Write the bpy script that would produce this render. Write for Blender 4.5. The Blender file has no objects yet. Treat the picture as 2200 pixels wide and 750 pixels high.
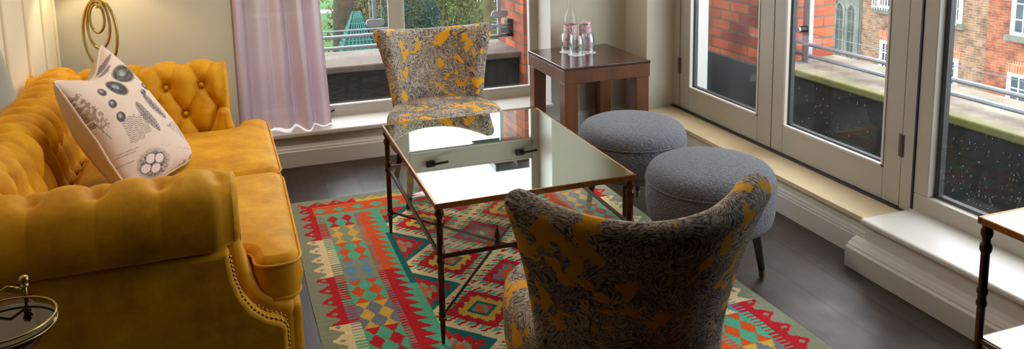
import bpy, bmesh, math, random
from math import sin, cos, pi, sqrt, radians, hypot, floor as fl, atan2, exp
from mathutils import Vector, Matrix, noise as mnoise
random.seed(7)
scn = bpy.context.scene
COL = scn.collection

# ------------------------------------------------------------------ materials
def s2l(c):
    return tuple((x/255/12.92 if x/255 <= .04045 else ((x/255+.055)/1.055)**2.4) for x in c)

def newmat(name):
    m = bpy.data.materials.new(name); m.use_nodes = True
    nt = m.node_tree; b = nt.nodes['Principled BSDF']
    return m, nt, b
def N(nt, t, **kw):
    n = nt.nodes.new(t)
    for k, v in kw.items():
        if k in n.inputs: n.inputs[k].default_value = v
        else: setattr(n, k, v)
    return n
def L(nt, a, ao, b, bi): nt.links.new(a.outputs[ao], b.inputs[bi])
def ramp(nt, stops, interp='LINEAR'):
    r = nt.nodes.new('ShaderNodeValToRGB'); cr = r.color_ramp; cr.interpolation = interp
    while len(cr.elements) < len(stops): cr.elements.new(.5)
    for e, (p, c) in zip(cr.elements, stops):
        e.position = p; e.color = (*c, 1)
    return r
def mat(name, col, rough=.5, metal=0, var=.0, scale=8, bump=0, bscale=60, sheen=0, coat=0, spec=.5, detail=4, stretch=None):
    m, nt, b = newmat(name)
    c = s2l(col)
    b.inputs['Base Color'].default_value = (*c, 1)
    b.inputs['Roughness'].default_value = rough; b.inputs['Metallic'].default_value = metal
    b.inputs['Specular IOR Level'].default_value = spec
    if sheen:
        b.inputs['Sheen Weight'].default_value = sheen; b.inputs['Sheen Roughness'].default_value = .4
        b.inputs['Sheen Tint'].default_value = (*[min(1, x*1.6+.1) for x in c], 1)
    if coat: b.inputs['Coat Weight'].default_value = coat; b.inputs['Coat Roughness'].default_value = .08
    tc = N(nt, 'ShaderNodeTexCoord')
    src = tc; so = 'Object'
    if stretch:
        mp = N(nt, 'ShaderNodeMapping'); mp.inputs['Scale'].default_value = stretch
        L(nt, tc, 'Object', mp, 'Vector'); src = mp; so = 'Vector'
    if var:
        n = N(nt, 'ShaderNodeTexNoise', Scale=scale, Detail=detail)
        L(nt, src, so, n, 'Vector')
        r = ramp(nt, [(.3, [x*(1-var) for x in c]), (.7, [min(1, x*(1+var)) for x in c])])
        L(nt, n, 'Fac', r, 'Fac'); L(nt, r, 'Color', b, 'Base Color')
    if bump:
        n2 = N(nt, 'ShaderNodeTexNoise', Scale=bscale, Detail=3)
        L(nt, src, so, n2, 'Vector')
        bp = N(nt, 'ShaderNodeBump', Strength=bump, Distance=.01)
        L(nt, n2, 'Fac', bp, 'Height'); L(nt, bp, 'Normal', b, 'Normal')
    return m
def glassmat(name, tint=(1, 1, 1), ior=1.5, rough=0):
    m, nt, b = newmat(name); nt.nodes.remove(b)
    out = nt.nodes['Material Output']
    t = N(nt, 'ShaderNodeBsdfTransparent', Color=(*tint, 1)); g = N(nt, 'ShaderNodeBsdfGlossy', Roughness=rough)
    ge = N(nt, 'ShaderNodeNewGeometry'); dt = N(nt, 'ShaderNodeVectorMath', operation='DOT_PRODUCT'); L(nt, ge, 'Incoming', dt, 0); L(nt, ge, 'Normal', dt, 1)
    ab = N(nt, 'ShaderNodeMath', operation='ABSOLUTE'); L(nt, dt, 'Value', ab, 0)
    su = N(nt, 'ShaderNodeMath', operation='SUBTRACT'); su.inputs[0].default_value = 1; L(nt, ab, 0, su, 1)
    po = N(nt, 'ShaderNodeMath', operation='POWER'); po.inputs[1].default_value = 5; L(nt, su, 0, po, 0)
    f0 = ((ior-1)/(ior+1))**2
    f = N(nt, 'ShaderNodeMath', operation='MULTIPLY_ADD'); f.inputs[1].default_value = 1-f0; f.inputs[2].default_value = f0; L(nt, po, 0, f, 0); mx = N(nt, 'ShaderNodeMixShader')
    L(nt, f, 0, mx, 0); L(nt, t, 0, mx, 1); L(nt, g, 0, mx, 2); L(nt, mx, 0, out, 'Surface')
    return m
def brickmat(name, c1, c2, cm, axis='x', w=.225, h=.075, mortar=.01, bias=0, bump=.4, rot=0):
    m, nt, b = newmat(name)
    g = N(nt, 'ShaderNodeNewGeometry'); sp = N(nt, 'ShaderNodeSeparateXYZ'); cb = N(nt, 'ShaderNodeCombineXYZ')
    L(nt, g, 'Position', sp, 0)
    L(nt, sp, 'Y' if axis == 'x' else 'X', cb, 'X'); L(nt, sp, 'Z', cb, 'Y')
    br = N(nt, 'ShaderNodeTexBrick', Scale=1.0)
    br.inputs['Color1'].default_value = (*s2l(c1), 1); br.inputs['Color2'].default_value = (*s2l(c2), 1)
    br.inputs['Mortar'].default_value = (*s2l(cm), 1); br.inputs['Mortar Size'].default_value = mortar
    br.inputs['Brick Width'].default_value = w; br.inputs['Row Height'].default_value = h; br.inputs['Bias'].default_value = bias
    L(nt, cb, 0, br, 'Vector')
    n = N(nt, 'ShaderNodeTexNoise', Scale=3.6, Detail=6); L(nt, g, 'Position', n, 'Vector')
    r = ramp(nt, [(.32, (.38, .37, .38)), (.5, (.85, .84, .82)), (.66, (1.15, 1.1, 1.0))]); L(nt, n, 'Fac', r, 'Fac')
    mx = N(nt, 'ShaderNodeMix', data_type='RGBA', blend_type='MULTIPLY'); mx.inputs[0].default_value = .8
    L(nt, br, 'Color', mx, 6); L(nt, r, 'Color', mx, 7); L(nt, mx, 2, b, 'Base Color')
    b.inputs['Roughness'].default_value = .85
    bp = N(nt, 'ShaderNodeBump', Strength=bump, Distance=.01, invert=True); L(nt, br, 'Fac', bp, 'Height'); L(nt, bp, 'Normal', b, 'Normal')
    return m
def attrmat(name, attr, rough=.9, bump=0, bscale=200, sheen=0, noise=.0):
    m, nt, b = newmat(name)
    a = N(nt, 'ShaderNodeAttribute', attribute_name=attr)
    tc = N(nt, 'ShaderNodeTexCoord'); n = N(nt, 'ShaderNodeTexNoise', Scale=bscale, Detail=2); L(nt, tc, 'Object', n, 'Vector')
    if noise:
        r = ramp(nt, [(.3, (1-noise,)*3), (.7, (1,)*3)]); n3 = N(nt, 'ShaderNodeTexNoise', Scale=35, Detail=6); L(nt, tc, 'Object', n3, 'Vector'); L(nt, n3, 'Fac', r, 'Fac')
        mx = N(nt, 'ShaderNodeMix', data_type='RGBA', blend_type='MULTIPLY'); mx.inputs[0].default_value = 1
        L(nt, a, 'Color', mx, 6); L(nt, r, 'Color', mx, 7); L(nt, mx, 2, b, 'Base Color')
    else: L(nt, a, 'Color', b, 'Base Color')
    b.inputs['Roughness'].default_value = rough; b.inputs['Specular IOR Level'].default_value = .2
    if sheen: b.inputs['Sheen Weight'].default_value = sheen
    if bump:
        bp = N(nt, 'ShaderNodeBump', Strength=bump, Distance=.004); L(nt, n, 'Fac', bp, 'Height'); L(nt, bp, 'Normal', b, 'Normal')
    return m

def velvet():
    m, nt, b = newmat('mustard_velvet')
    tc = N(nt, 'ShaderNodeTexCoord')
    n = N(nt, 'ShaderNodeTexNoise', Scale=9, Detail=6, Roughness=.65); L(nt, tc, 'Object', n, 'Vector')
    r = ramp(nt, [(.28, s2l((182, 120, 4))), (.5, s2l((212, 148, 8))), (.75, s2l((230, 172, 22)))])
    L(nt, n, 'Fac', r, 'Fac'); L(nt, r, 'Color', b, 'Base Color')
    b.inputs['Roughness'].default_value = .62; b.inputs['Specular IOR Level'].default_value = .25
    b.inputs['Sheen Weight'].default_value = .2; b.inputs['Sheen Roughness'].default_value = .35
    b.inputs['Sheen Tint'].default_value = (1, .72, .25, 1)
    n2 = N(nt, 'ShaderNodeTexNoise', Scale=25, Detail=4); L(nt, tc, 'Object', n2, 'Vector')
    bp = N(nt, 'ShaderNodeBump', Strength=.25, Distance=.008); L(nt, n2, 'Fac', bp, 'Height'); L(nt, bp, 'Normal', b, 'Normal')
    return m
def marble_fabric():
    m, nt, b = newmat('marbled_paisley_fabric')
    tc = N(nt, 'ShaderNodeTexCoord')
    def noise(scale, detail, rough, dist, loc=(0, 0, 0)):
        mp = N(nt, 'ShaderNodeMapping'); mp.inputs['Location'].default_value = loc; L(nt, tc, 'Object', mp, 'Vector')
        n = N(nt, 'ShaderNodeTexNoise', Scale=scale, Detail=detail, Roughness=rough, Distortion=dist); L(nt, mp, 0, n, 'Vector'); return n
    def lines(n, k, stops):
        mu = N(nt, 'ShaderNodeMath', operation='MULTIPLY'); mu.inputs[1].default_value = k; L(nt, n, 'Fac', mu, 0)
        si = N(nt, 'ShaderNodeMath', operation='SINE'); L(nt, mu, 0, si, 0)
        ad = N(nt, 'ShaderNodeMath', operation='MULTIPLY_ADD'); ad.inputs[1].default_value = .5; ad.inputs[2].default_value = .5; L(nt, si, 0, ad, 0)
        r = ramp(nt, stops); L(nt, ad, 0, r, 'Fac'); return r
    def mult(a, ao, c, co, k):
        mx = N(nt, 'ShaderNodeMix', data_type='RGBA', blend_type='MULTIPLY'); mx.inputs[0].default_value = k; L(nt, a, ao, mx, 6); L(nt, c, co, mx, 7); return mx
    r1 = lines(noise(8, 3.4, .6, 2.4), 78, [(0, s2l((78, 72, 78))), (.13, s2l((118, 110, 108))), (.30, s2l((152, 140, 128))), (.75, s2l((178, 164, 148))), (1, s2l((204, 191, 172)))])
    r2 = lines(noise(20, 2.5, .55, 1.6, (5, 1, 3)), 38, [(0, (.5, .49, .51)), (.22, (.9, .88, .86)), (1, (1, 1, 1))])
    x = mult(r1, 'Color', r2, 'Color', .6)
    n3 = noise(6, 2, .5, .8, (1, 4, 2)); r3 = ramp(nt, [(.36, (.52, .51, .55)), (.6, (1.04, 1.02, .98))]); L(nt, n3, 'Fac', r3, 'Fac')
    x = mult(x, 2, r3, 'Color', .85)
    # mustard blots gathered in drifts
    n4 = noise(5.5, 2, .5, .4, (3.1, 1.7, 5.2)); n5 = noise(17, 2.5, .55, .6, (2, 8, 1))
    ma = N(nt, 'ShaderNodeMath', operation='MULTIPLY_ADD'); ma.inputs[1].default_value = .65; L(nt, n4, 'Fac', ma, 0); L(nt, n5, 'Fac', ma, 2)
    r4 = ramp(nt, [(.461, (0, 0, 0)), (.467, (1, 1, 1))])
    mr = N(nt, 'ShaderNodeMath', operation='MULTIPLY'); mr.inputs[1].default_value = .5; L(nt, ma, 0, mr, 0); L(nt, mr, 0, r4, 'Fac')
    mx2 = N(nt, 'ShaderNodeMix', data_type='RGBA'); L(nt, r4, 'Color', mx2, 0); L(nt, x, 2, mx2, 6); mx2.inputs[7].default_value = (*s2l((226, 160, 34)), 1)
    L(nt, mx2, 2, b, 'Base Color')
    b.inputs['Roughness'].default_value = .85; b.inputs['Specular IOR Level'].default_value = .2
    n6 = noise(300, 1, .5, 0); bp = N(nt, 'ShaderNodeBump', Strength=.15, Distance=.003); L(nt, n6, 'Fac', bp, 'Height'); L(nt, bp, 'Normal', b, 'Normal')
    return m
def floormat():
    m, nt, b = newmat('dark_stained_boards')
    tc = N(nt, 'ShaderNodeTexCoord'); sp = N(nt, 'ShaderNodeSeparateXYZ'); L(nt, tc, 'Object', sp, 0)
    cb = N(nt, 'ShaderNodeCombineXYZ'); L(nt, sp, 'Y', cb, 'X'); L(nt, sp, 'X', cb, 'Y')
    br = N(nt, 'ShaderNodeTexBrick', Scale=1.0); br.inputs['Brick Width'].default_value = 3.1; br.inputs['Row Height'].default_value = .172
    br.inputs['Mortar Size'].default_value = .0036; br.inputs['Mortar'].default_value = (.004, .003, .003, 1)
    br.inputs['Color1'].default_value = (*s2l((48, 36, 29)), 1); br.inputs['Color2'].default_value = (*s2l((62, 49, 40)), 1)
    L(nt, cb, 0, br, 'Vector')
    mp = N(nt, 'ShaderNodeMapping'); mp.inputs['Scale'].default_value = (14, 1.2, 1); L(nt, tc, 'Object', mp, 'Vector')
    n = N(nt, 'ShaderNodeTexNoise', Scale=3, Detail=6, Roughness=.65); L(nt, mp, 0, n, 'Vector')
    r = ramp(nt, [(.3, (.6, .58, .56)), (.7, (1.25, 1.2, 1.15))]); L(nt, n, 'Fac', r, 'Fac')
    mx = N(nt, 'ShaderNodeMix', data_type='RGBA', blend_type='MULTIPLY'); mx.inputs[0].default_value = 1
    L(nt, br, 'Color', mx, 6); L(nt, r, 'Color', mx, 7); L(nt, mx, 2, b, 'Base Color')
    n2 = N(nt, 'ShaderNodeTexNoise', Scale=5, Detail=5); L(nt, tc, 'Object', n2, 'Vector')
    r2 = ramp(nt, [(.3, (.28,)*3), (.7, (.48,)*3)]); L(nt, n2, 'Fac', r2, 'Fac'); L(nt, r2, 'Color', b, 'Roughness')
    bp = N(nt, 'ShaderNodeBump', Strength=.12, Distance=.004); L(nt, n, 'Fac', bp, 'Height'); L(nt, bp, 'Normal', b, 'Normal')
    return m
def sheermat():
    m, nt, b = newmat('lilac_sheer'); nt.nodes.remove(b); out = nt.nodes['Material Output']
    c = (*s2l((214, 192, 200)), 1)
    d = N(nt, 'ShaderNodeBsdfDiffuse', Color=c); t = N(nt, 'ShaderNodeBsdfTranslucent', Color=c); tr = N(nt, 'ShaderNodeBsdfTransparent')
    m1 = N(nt, 'ShaderNodeMixShader'); m1.inputs[0].default_value = .14; L(nt, d, 0, m1, 1); L(nt, t, 0, m1, 2)
    m2 = N(nt, 'ShaderNodeMixShader'); m2.inputs[0].default_value = .04; L(nt, m1, 0, m2, 1); L(nt, tr, 0, m2, 2); L(nt, m2, 0, out, 'Surface')
    return m
def glowshade():
    m, nt, b = newmat('cream_lampshade'); nt.nodes.remove(b); out = nt.nodes['Material Output']
    c = (*s2l((226, 222, 205)), 1)
    d = N(nt, 'ShaderNodeBsdfDiffuse', Color=c); t = N(nt, 'ShaderNodeBsdfTranslucent', Color=c)
    m1 = N(nt, 'ShaderNodeMixShader'); m1.inputs[0].default_value = .35; L(nt, d, 0, m1, 1); L(nt, t, 0, m1, 2); L(nt, m1, 0, out, 'Surface')
    return m
def labelmat():
    m, nt, b = newmat('patterned_label')
    tc = N(nt, 'ShaderNodeTexCoord'); n = N(nt, 'ShaderNodeTexNoise', Scale=38, Detail=1.5, Distortion=1.2); L(nt, tc, 'Object', n, 'Vector')
    r = ramp(nt, [(.0, s2l((150, 140, 165))), (.4, s2l((190, 176, 200))), (.45, s2l((222, 206, 208))), (.53, s2l((236, 104, 52))), (.57, s2l((206, 82, 66))), (.60, s2l((214, 198, 206))), (.7, s2l((120, 110, 130)))], 'CONSTANT')
    L(nt, n, 'Fac', r, 'Fac'); L(nt, r, 'Color', b, 'Base Color'); b.inputs['Roughness'].default_value = .35
    return m

M = dict(
    wall=mat('wall_paint', (206, 200, 182), .8, var=.03, scale=3, bump=.05, bscale=120),
    ceil=mat('ceiling_paint', (236, 234, 228), .9, var=.02),
    white=mat('white_gloss_paint', (208, 201, 194), .38, var=.02, scale=3, bump=.03, bscale=30),
    cream=mat('cream_panel_paint', (232, 222, 196), .5, var=.02, scale=3),
    frame=mat('stone_grey_joinery_paint', (176, 168, 154), .42, var=.04, scale=4, bump=.03, bscale=40),
    stone=mat('beige_sill_stone', (214, 190, 152), .45, var=.08, scale=7, bump=.05, bscale=80),
    black=mat('black_metal', (22, 22, 24), .4, .3, var=.1),
    dark=mat('dark_seal', (40, 40, 44), .6, var=.1),
    steel=mat('brushed_hinge_steel', (120, 114, 104), .35, .8, var=.1),
    floor=floormat(), velvet=velvet(), fabric=marble_fabric(),
    glass=glassmat('window_glass', (.97, .985, .985), 1.45), clear=glassmat('clear_glass', (.985, .99, .985), 1.5), shelfglass=glassmat('shelf_glass', (.93, .97, .95), 1.6),
    mirror=mat('mirror_glass', (214, 226, 218), .015, 1.0, var=.01, scale=2),
    brass=mat('aged_brass', (150, 104, 62), .32, 1, var=.25, scale=40),
    darkbrass=mat('dark_bronze', (80, 57, 42), .36, 1, var=.25, scale=40),
    gold=mat('antique_gold', (178, 154, 96), .3, 1, var=.12, scale=30),
    wood=mat('mahogany_wood', (98, 56, 24), .42, var=.3, scale=5, stretch=(3, 3, .6), coat=.1, bump=.05, bscale=40),
    woodtop=mat('dark_polished_top', (66, 40, 32), .24, var=.2, scale=4, stretch=(.7, 5, 5), coat=.4),
    ebony=mat('dark_wood', (42, 32, 30), .35, var=.25, scale=10, coat=.2),
    boucle=mat('grey_boucle', (112, 113, 120), .95, var=.22, scale=110, bump=1.0, bscale=130, sheen=.25),
    doily=mat('white_paper', (240, 236, 230), .8, var=.02, bump=.2, bscale=200),
    sheer=sheermat(), shade=glowshade(), label=labelmat(),
    parapet=mat('dark_render', (42, 46, 46), .8, var=.35, scale=3, bump=.3, bscale=12),
    lead=mat('wet_lead_roofing', (40, 41, 42), .35, var=.3, scale=2, bump=.1),
    chrome=mat('galvanised_steel', (150, 156, 168), .35, .6, var=.08),
    grass=mat('park_lawn', (32, 80, 4), .95, var=.3, scale=.35),
    bark=mat('tree_bark', (56, 47, 33), .95, var=.35, scale=2.5, bump=.6, bscale=9),
    leafA=mat('leaf_olive', (66, 74, 26), .9, var=.45, scale=1.1), leafB=mat('leaf_dark', (30, 54, 40), .9, var=.4, scale=1.1),
    leafC=mat('twig_brown', (78, 70, 40), .9, var=.4, scale=1.1),
    teal=mat('teal_netting', (34, 84, 76), .8, var=.2, scale=3),
    path=mat('grey_path', (130, 130, 126), .9, var=.2),
    bwhite=mat('white_window_paint', (190, 190, 188), .6, var=.03),
    bstone=mat('weathered_grey_stone', (112, 114, 104), .9, var=.25, scale=3, bump=.3, bscale=20),
    bglass=mat('far_dark_glass', (66, 76, 82), .12, var=.4, scale=1.2),
    tealglass=mat('leaded_glass', (74, 84, 82), .25, var=.35, scale=3),
    rain=glassmat('rain_water', (.86, .9, .92), 2.2, .15),
    coping2=mat('weathered_coping_stone', (106, 93, 84), .9, var=.25, scale=5, bump=.2, bscale=30),
    tumbler=glassmat('tumbler_glass', (.93, .94, .94), 2.1),
    charcoal=mat('charcoal_absorber', (46, 46, 50), .9, var=.05),  # dark absorber colour, put in to cut bounce from the near end
    palegreen=mat('pale_green_card', (150, 156, 104), .6, var=.08),
)
def copingmat():
    m, nt, b = newmat('mossy_coping_stone')
    g = N(nt, 'ShaderNodeNewGeometry'); sp = N(nt, 'ShaderNodeSeparateXYZ'); L(nt, g, 'Position', sp, 0)
    n = N(nt, 'ShaderNodeTexNoise', Scale=4, Detail=7, Roughness=.7); L(nt, g, 'Position', n, 'Vector')
    r = ramp(nt, [(.3, s2l((92, 82, 72))), (.5, s2l((130, 118, 104))), (.7, s2l((160, 150, 138)))]); L(nt, n, 'Fac', r, 'Fac')
    # moss grows along the inner lip
    mr = N(nt, 'ShaderNodeMapRange'); mr.inputs['From Min'].default_value = 3.36; mr.inputs['From Max'].default_value = 3.47; mr.inputs['To Min'].default_value = 1; mr.inputs['To Max'].default_value = 0
    L(nt, sp, 'X', mr, 'Value')
    mu = N(nt, 'ShaderNodeMath', operation='MULTIPLY'); L(nt, mr, 0, mu, 0)
    n2 = N(nt, 'ShaderNodeTexNoise', Scale=7, Detail=4); L(nt, g, 'Position', n2, 'Vector')
    r2 = ramp(nt, [(.3, (.45,)*3), (.55, (1,)*3)]); L(nt, n2, 'Fac', r2, 'Fac'); L(nt, r2, 'Color', mu, 1)
    mx = N(nt, 'ShaderNodeMix', data_type='RGBA'); L(nt, mu, 0, mx, 0); L(nt, r, 'Color', mx, 6); mx.inputs[7].default_value = (*s2l((112, 114, 46)), 1)
    L(nt, mx, 2, b, 'Base Color'); b.inputs['Roughness'].default_value = .9
    return m
M['coping'] = copingmat()
M['brickx'] = brickmat('red_brick', (184, 92, 56), (124, 56, 42), (92, 84, 72), 'x', mortar=.007)
M['bricky'] = brickmat('red_brick_front', (190, 92, 52), (132, 60, 40), (96, 86, 72), 'y', mortar=.007)
M['facade'] = brickmat('brown_stock_brick', (150, 114, 88), (116, 86, 66), (146, 130, 112), 'x', bump=.2)
M['facade2'] = brickmat('orange_brick', (164, 92, 60), (138, 72, 50), (136, 112, 94), 'x', bump=.2)
M['arch'] = brickmat('brick_arch', (186, 112, 80), (150, 84, 62), (168, 140, 118), 'x', w=.075, h=.3, bump=.2)

# ------------------------------------------------------------------ builders
class MB:
    def __init__(s): s.v = []; s.f = []
    def add(s, vs, fs):
        o = len(s.v); s.v += [tuple(p) for p in vs]; s.f += [tuple(i+o for i in f) for f in fs]; return s
    def box(s, x0, x1, y0, y1, z0, z1):
        vs = [(x, y, z) for x in (x0, x1) for y in (y0, y1) for z in (z0, z1)]
        return s.add(vs, [(0, 1, 3, 2), (4, 6, 7, 5), (0, 4, 5, 1), (2, 3, 7, 6), (0, 2, 6, 4), (1, 5, 7, 3)])
    def lathe(s, prof, n=24, c=(0, 0, 0), cap=True, axis=None):
        vs = []; fs = []
        for r, z in prof:
            for k in range(n):
                a = 2*pi*k/n; p = Vector((r*cos(a), r*sin(a), z))
                if axis: p = axis @ p
                vs.append((p.x+c[0], p.y+c[1], p.z+c[2]))
        for i in range(len(prof)-1):
            for k in range(n):
                k2 = (k+1) % n; fs.append((i*n+k, i*n+k2, (i+1)*n+k2, (i+1)*n+k))
        if cap:
            fs.append(tuple(range(n-1, -1, -1))); fs.append(tuple((len(prof)-1)*n+k for k in range(n)))
        return s.add(vs, fs)
    def tube(s, pts, r, n=8, closed=False):
        pts = [Vector(p) for p in pts]; m = len(pts); vs = []; fs = []; prev = None
        for i, p in enumerate(pts):
            if closed: t = pts[(i+1) % m]-pts[i-1]
            else: t = pts[min(i+1, m-1)]-pts[max(i-1, 0)]
            t.normalize()
            if prev is None:
                up = Vector((0, 0, 1)) if abs(t.z) < .9 else Vector((1, 0, 0)); a = t.cross(up).normalized()
            else: a = (prev-t*prev.dot(t)).normalized()
            prev = a; b = t.cross(a); rr = r[i] if isinstance(r, (list, tuple)) else r
            for k in range(n):
                q = p+a*cos(2*pi*k/n)*rr+b*sin(2*pi*k/n)*rr; vs.append(q[:])
        for i in range(m if closed else m-1):
            j = (i+1) % m
            for k in range(n):
                k2 = (k+1) % n; fs.append((i*n+k, i*n+k2, j*n+k2, j*n+k))
        if not closed: fs.append(tuple(range(n-1, -1, -1))); fs.append(tuple((m-1)*n+k for k in range(n)))
        return s.add(vs, fs)
    def prism(s, poly, a0, a1, axis='y'):   # poly in (x,z) extruded on y, or (y,z) extruded on x, or (x,y) on z
        n = len(poly)
        f3 = {'y': lambda p, a: (p[0], a, p[1]), 'x': lambda p, a: (a, p[0], p[1]), 'z': lambda p, a: (p[0], p[1], a)}[axis]
        vs = [f3(p, a0) for p in poly]+[f3(p, a1) for p in poly]
        return s.add(vs, [tuple(range(n)), tuple(range(2*n-1, n-1, -1))]+[(i, (i+1) % n, n+(i+1) % n, n+i) for i in range(n)])
    def grid(s, P, flip=False):
        nu, nv = len(P), len(P[0]); vs = [p for row in P for p in row]; fs = []
        for i in range(nu-1):
            for j in range(nv-1):
                q = (i*nv+j, (i+1)*nv+j, (i+1)*nv+j+1, i*nv+j+1); fs.append(q[::-1] if flip else q)
        return s.add(vs, fs)
    def ball(s, c, r, sx=1, sy=1, sz=1, nu=12, nv=8):
        prof = [(max(1e-4, r*sin(pi*i/nv)), -r*cos(pi*i/nv)) for i in range(nv+1)]
        vs = []; fs = []
        for rr, z in prof:
            for k in range(nu): vs.append((c[0]+rr*cos(2*pi*k/nu)*sx, c[1]+rr*sin(2*pi*k/nu)*sy, c[2]+z*sz))
        for i in range(nv):
            for k in range(nu): fs.append((i*nu+k, i*nu+(k+1) % nu, (i+1)*nu+(k+1) % nu, (i+1)*nu+k))
        return s.add(vs, fs)
    def build(s, name, m, parent=None, smooth=False, bevel=0, sub=0, seg=2, world=True):
        me = bpy.data.meshes.new(name)
        off = Vector((0, 0, 0))
        q = parent
        while world and q is not None: off += q.location; q = q.parent
        me.from_pydata([(v[0]-off.x, v[1]-off.y, v[2]-off.z) for v in s.v], [], s.f)
        bm = bmesh.new(); bm.from_mesh(me); bmesh.ops.recalc_face_normals(bm, faces=bm.faces); bm.to_mesh(me); bm.free()
        me.materials.append(m if not isinstance(m, str) else M[m])
        if smooth:
            me.polygons.foreach_set('use_smooth', [True]*len(me.polygons))
            if smooth != 'all': 
                try: me.set_sharp_from_angle(angle=radians(42))
                except Exception: pass
        o = bpy.data.objects.new(name, me); COL.objects.link(o)
        if parent is not None: o.parent = parent
        if bevel:
            b = o.modifiers.new('bevel', 'BEVEL'); b.width = bevel; b.segments = seg; b.limit_method = 'ANGLE'; b.angle_limit = radians(40)
        if sub:
            b = o.modifiers.new('sub', 'SUBSURF'); b.levels = sub; b.render_levels = sub
        return o
def tag(o, label=None, cat=None, group=None, kind=None):
    if label: o['label'] = label
    if cat: o['category'] = cat
    if group: o['group'] = group
    if kind: o['kind'] = kind
    return o
def thing(name, loc, label, cat, group=None, rz=0, kind=None):
    o = bpy.data.objects.new(name, None); o.empty_display_size = .1; COL.objects.link(o); o.location = loc; o.rotation_euler = (0, 0, rz)
    return tag(o, label, cat, group, kind)
def struct(o, label=None, cat=None): return tag(o, label, cat, None, 'structure')
def dup(root, loc, rz=0, label=None):
    r = root.copy(); COL.objects.link(r); r.location = loc; r.rotation_euler = (0, 0, rz)
    if label: r['label'] = label
    for ch in list(root.children):
        c = ch.copy(); COL.objects.link(c); c.parent = r
        for g in list(ch.children):
            d = g.copy(); COL.objects.link(d); d.parent = c
    return r
def colour_attr(me, cols, name='print', domain='POINT'):
    a = me.color_attributes.new(name, 'FLOAT_COLOR', domain)
    flat = []
    for c in cols: flat += [c[0], c[1], c[2], 1.0]
    a.data.foreach_set('color', flat)

# ------------------------------------------------------------------ camera (eye height 1.45 m)
F, PY = 1670.765, 41.33
yaw, pitch, roll = [radians(a) for a in (19.26527, 8.80130, -1.06909)]
fw = Vector((sin(yaw)*cos(pitch), cos(yaw)*cos(pitch), -sin(pitch))); rt = Vector((cos(yaw), -sin(yaw), 0)); up = rt.cross(fw)
r2 = cos(roll)*rt+sin(roll)*up; u2 = -sin(roll)*rt+cos(roll)*up
cd = bpy.data.cameras.new('camera'); cam = bpy.data.objects.new('camera', cd); COL.objects.link(cam)
cd.sensor_fit = 'HORIZONTAL'; cd.sensor_width = 36; cd.lens = 36*F/2200; cd.shift_y = -(375-PY)/2200; cd.clip_end = 400; cd.clip_start = .05
cam.matrix_world = Matrix(((r2.x, u2.x, -fw.x, 0), (r2.y, u2.y, -fw.y, 0), (r2.z, u2.z, -fw.z, 1.45), (0, 0, 0, 1)))
scn.camera = cam
CAM = Vector((0, 0, 1.45))

# ------------------------------------------------------------------ room shell
XL, XR, YB, YF, ZC = -.885, 2.275, 4.335, -1.3, 2.65
struct(MB().box(XL-.2, XR+.25, YF-.2, YB+.3, -.12, 0).build('floor', 'floor'))
struct(MB().box(XL-.2, XR+.35, YF-.2, YB+.35, ZC, ZC+.12).build('ceiling', 'ceil'))
w = MB()                                   # back wall with the window opening x -.22..1.765, z .18..2.42
w.box(XL-.2, -.06, YB, YB+.3, 0, ZC).box(1.765, XR+.3, YB, YB+.3, 0, ZC).box(-.06, 1.765, YB, YB+.3, 0, .17).box(-.06, 1.765, YB, YB+.3, 2.42, ZC)
struct(w.build('wall_back', 'wall'))
struct(MB().box(XL-.2, XL, YF-.2, YB, 0, ZC).build('wall_left', 'wall'))
struct(MB().box(XL, XR+.3, YF-.2, YF, 0, ZC).build('wall_front', 'charcoal'))  # dark colour invented to absorb light that would bounce on the foreground
DY0, DY1 = 2.30, 4.065                     # door opening
WY0 = 1.3                                  # right window runs WY0..2.255
w = MB().box(XR, XR+.3, DY1, YB, 0, ZC).box(XR, XR+.3, YF, WY0, 0, ZC).box(XR, XR+.3, WY0, DY1, 2.42, ZC).box(XR, XR+.3, WY0, DY1, 0, .155)
struct(w.build('wall_right', 'wall'))
def base_profile(h=.128, t=.03):            # (depth, z)
    return [(0, 0), (t, 0), (t, h*.70), (t*.8, h*.74), (t*.8, h*.80), (t*.55, h*.86), (t*.45, h*.93), (t*.12, h), (0, h)]
struct(MB().box(XR-.012, XR, YF, WY0-.005, .2, ZC).box(XL, XL+.012, YF, 1.25, .13, ZC).build('absorber_panels', 'charcoal'), 'added charcoal panels that soak up light at the unseen near end', 'panelling')  # unseen panels added to keep bounce light off the foreground
struct(MB().prism([(YB-d, z) for d, z in base_profile()], XL, XR, 'x').build('baseboard_back', 'white', bevel=.002))
struct(MB().prism([(XR-d*.35, z*.92) for d, z in base_profile()], DY0-.03, YB-.03, 'y').build('baseboard_right', 'white', bevel=.002))
struct(MB().prism([(XL+d*.7, z) for d, z in base_profile()], YF, YB-.03, 'y').build('baseboard_left', 'white', bevel=.002))
struct(MB().box(XR-.012, 2.46, 2.27, DY1, .152, .175).build('trim_1', 'stone', bevel=.003), 'beige stone threshold along the glazed doors', 'sill')
# boxed window seat under the right window
o = struct(MB().box(2.205, 2.47, WY0-.3, 2.262, .176, .2).build('trim_2', 'white', bevel=.009, seg=3), 'white boxed step below the right window', 'window seat')
MB().box(2.222, 2.28, WY0-.3, 2.245, .0, .178).build('riser', 'white', o)
bp = [(2.225-d*1.9, z*.82) for d, z in base_profile(.14, .03)]
MB().prism(bp, WY0-.3, 2.292, 'y').build('plinth', 'white', o, bevel=.002)
MB().box(2.17, XR, 2.25, 2.292, 0, .085).build('plinth_return', 'white', o, bevel=.004)
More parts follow.
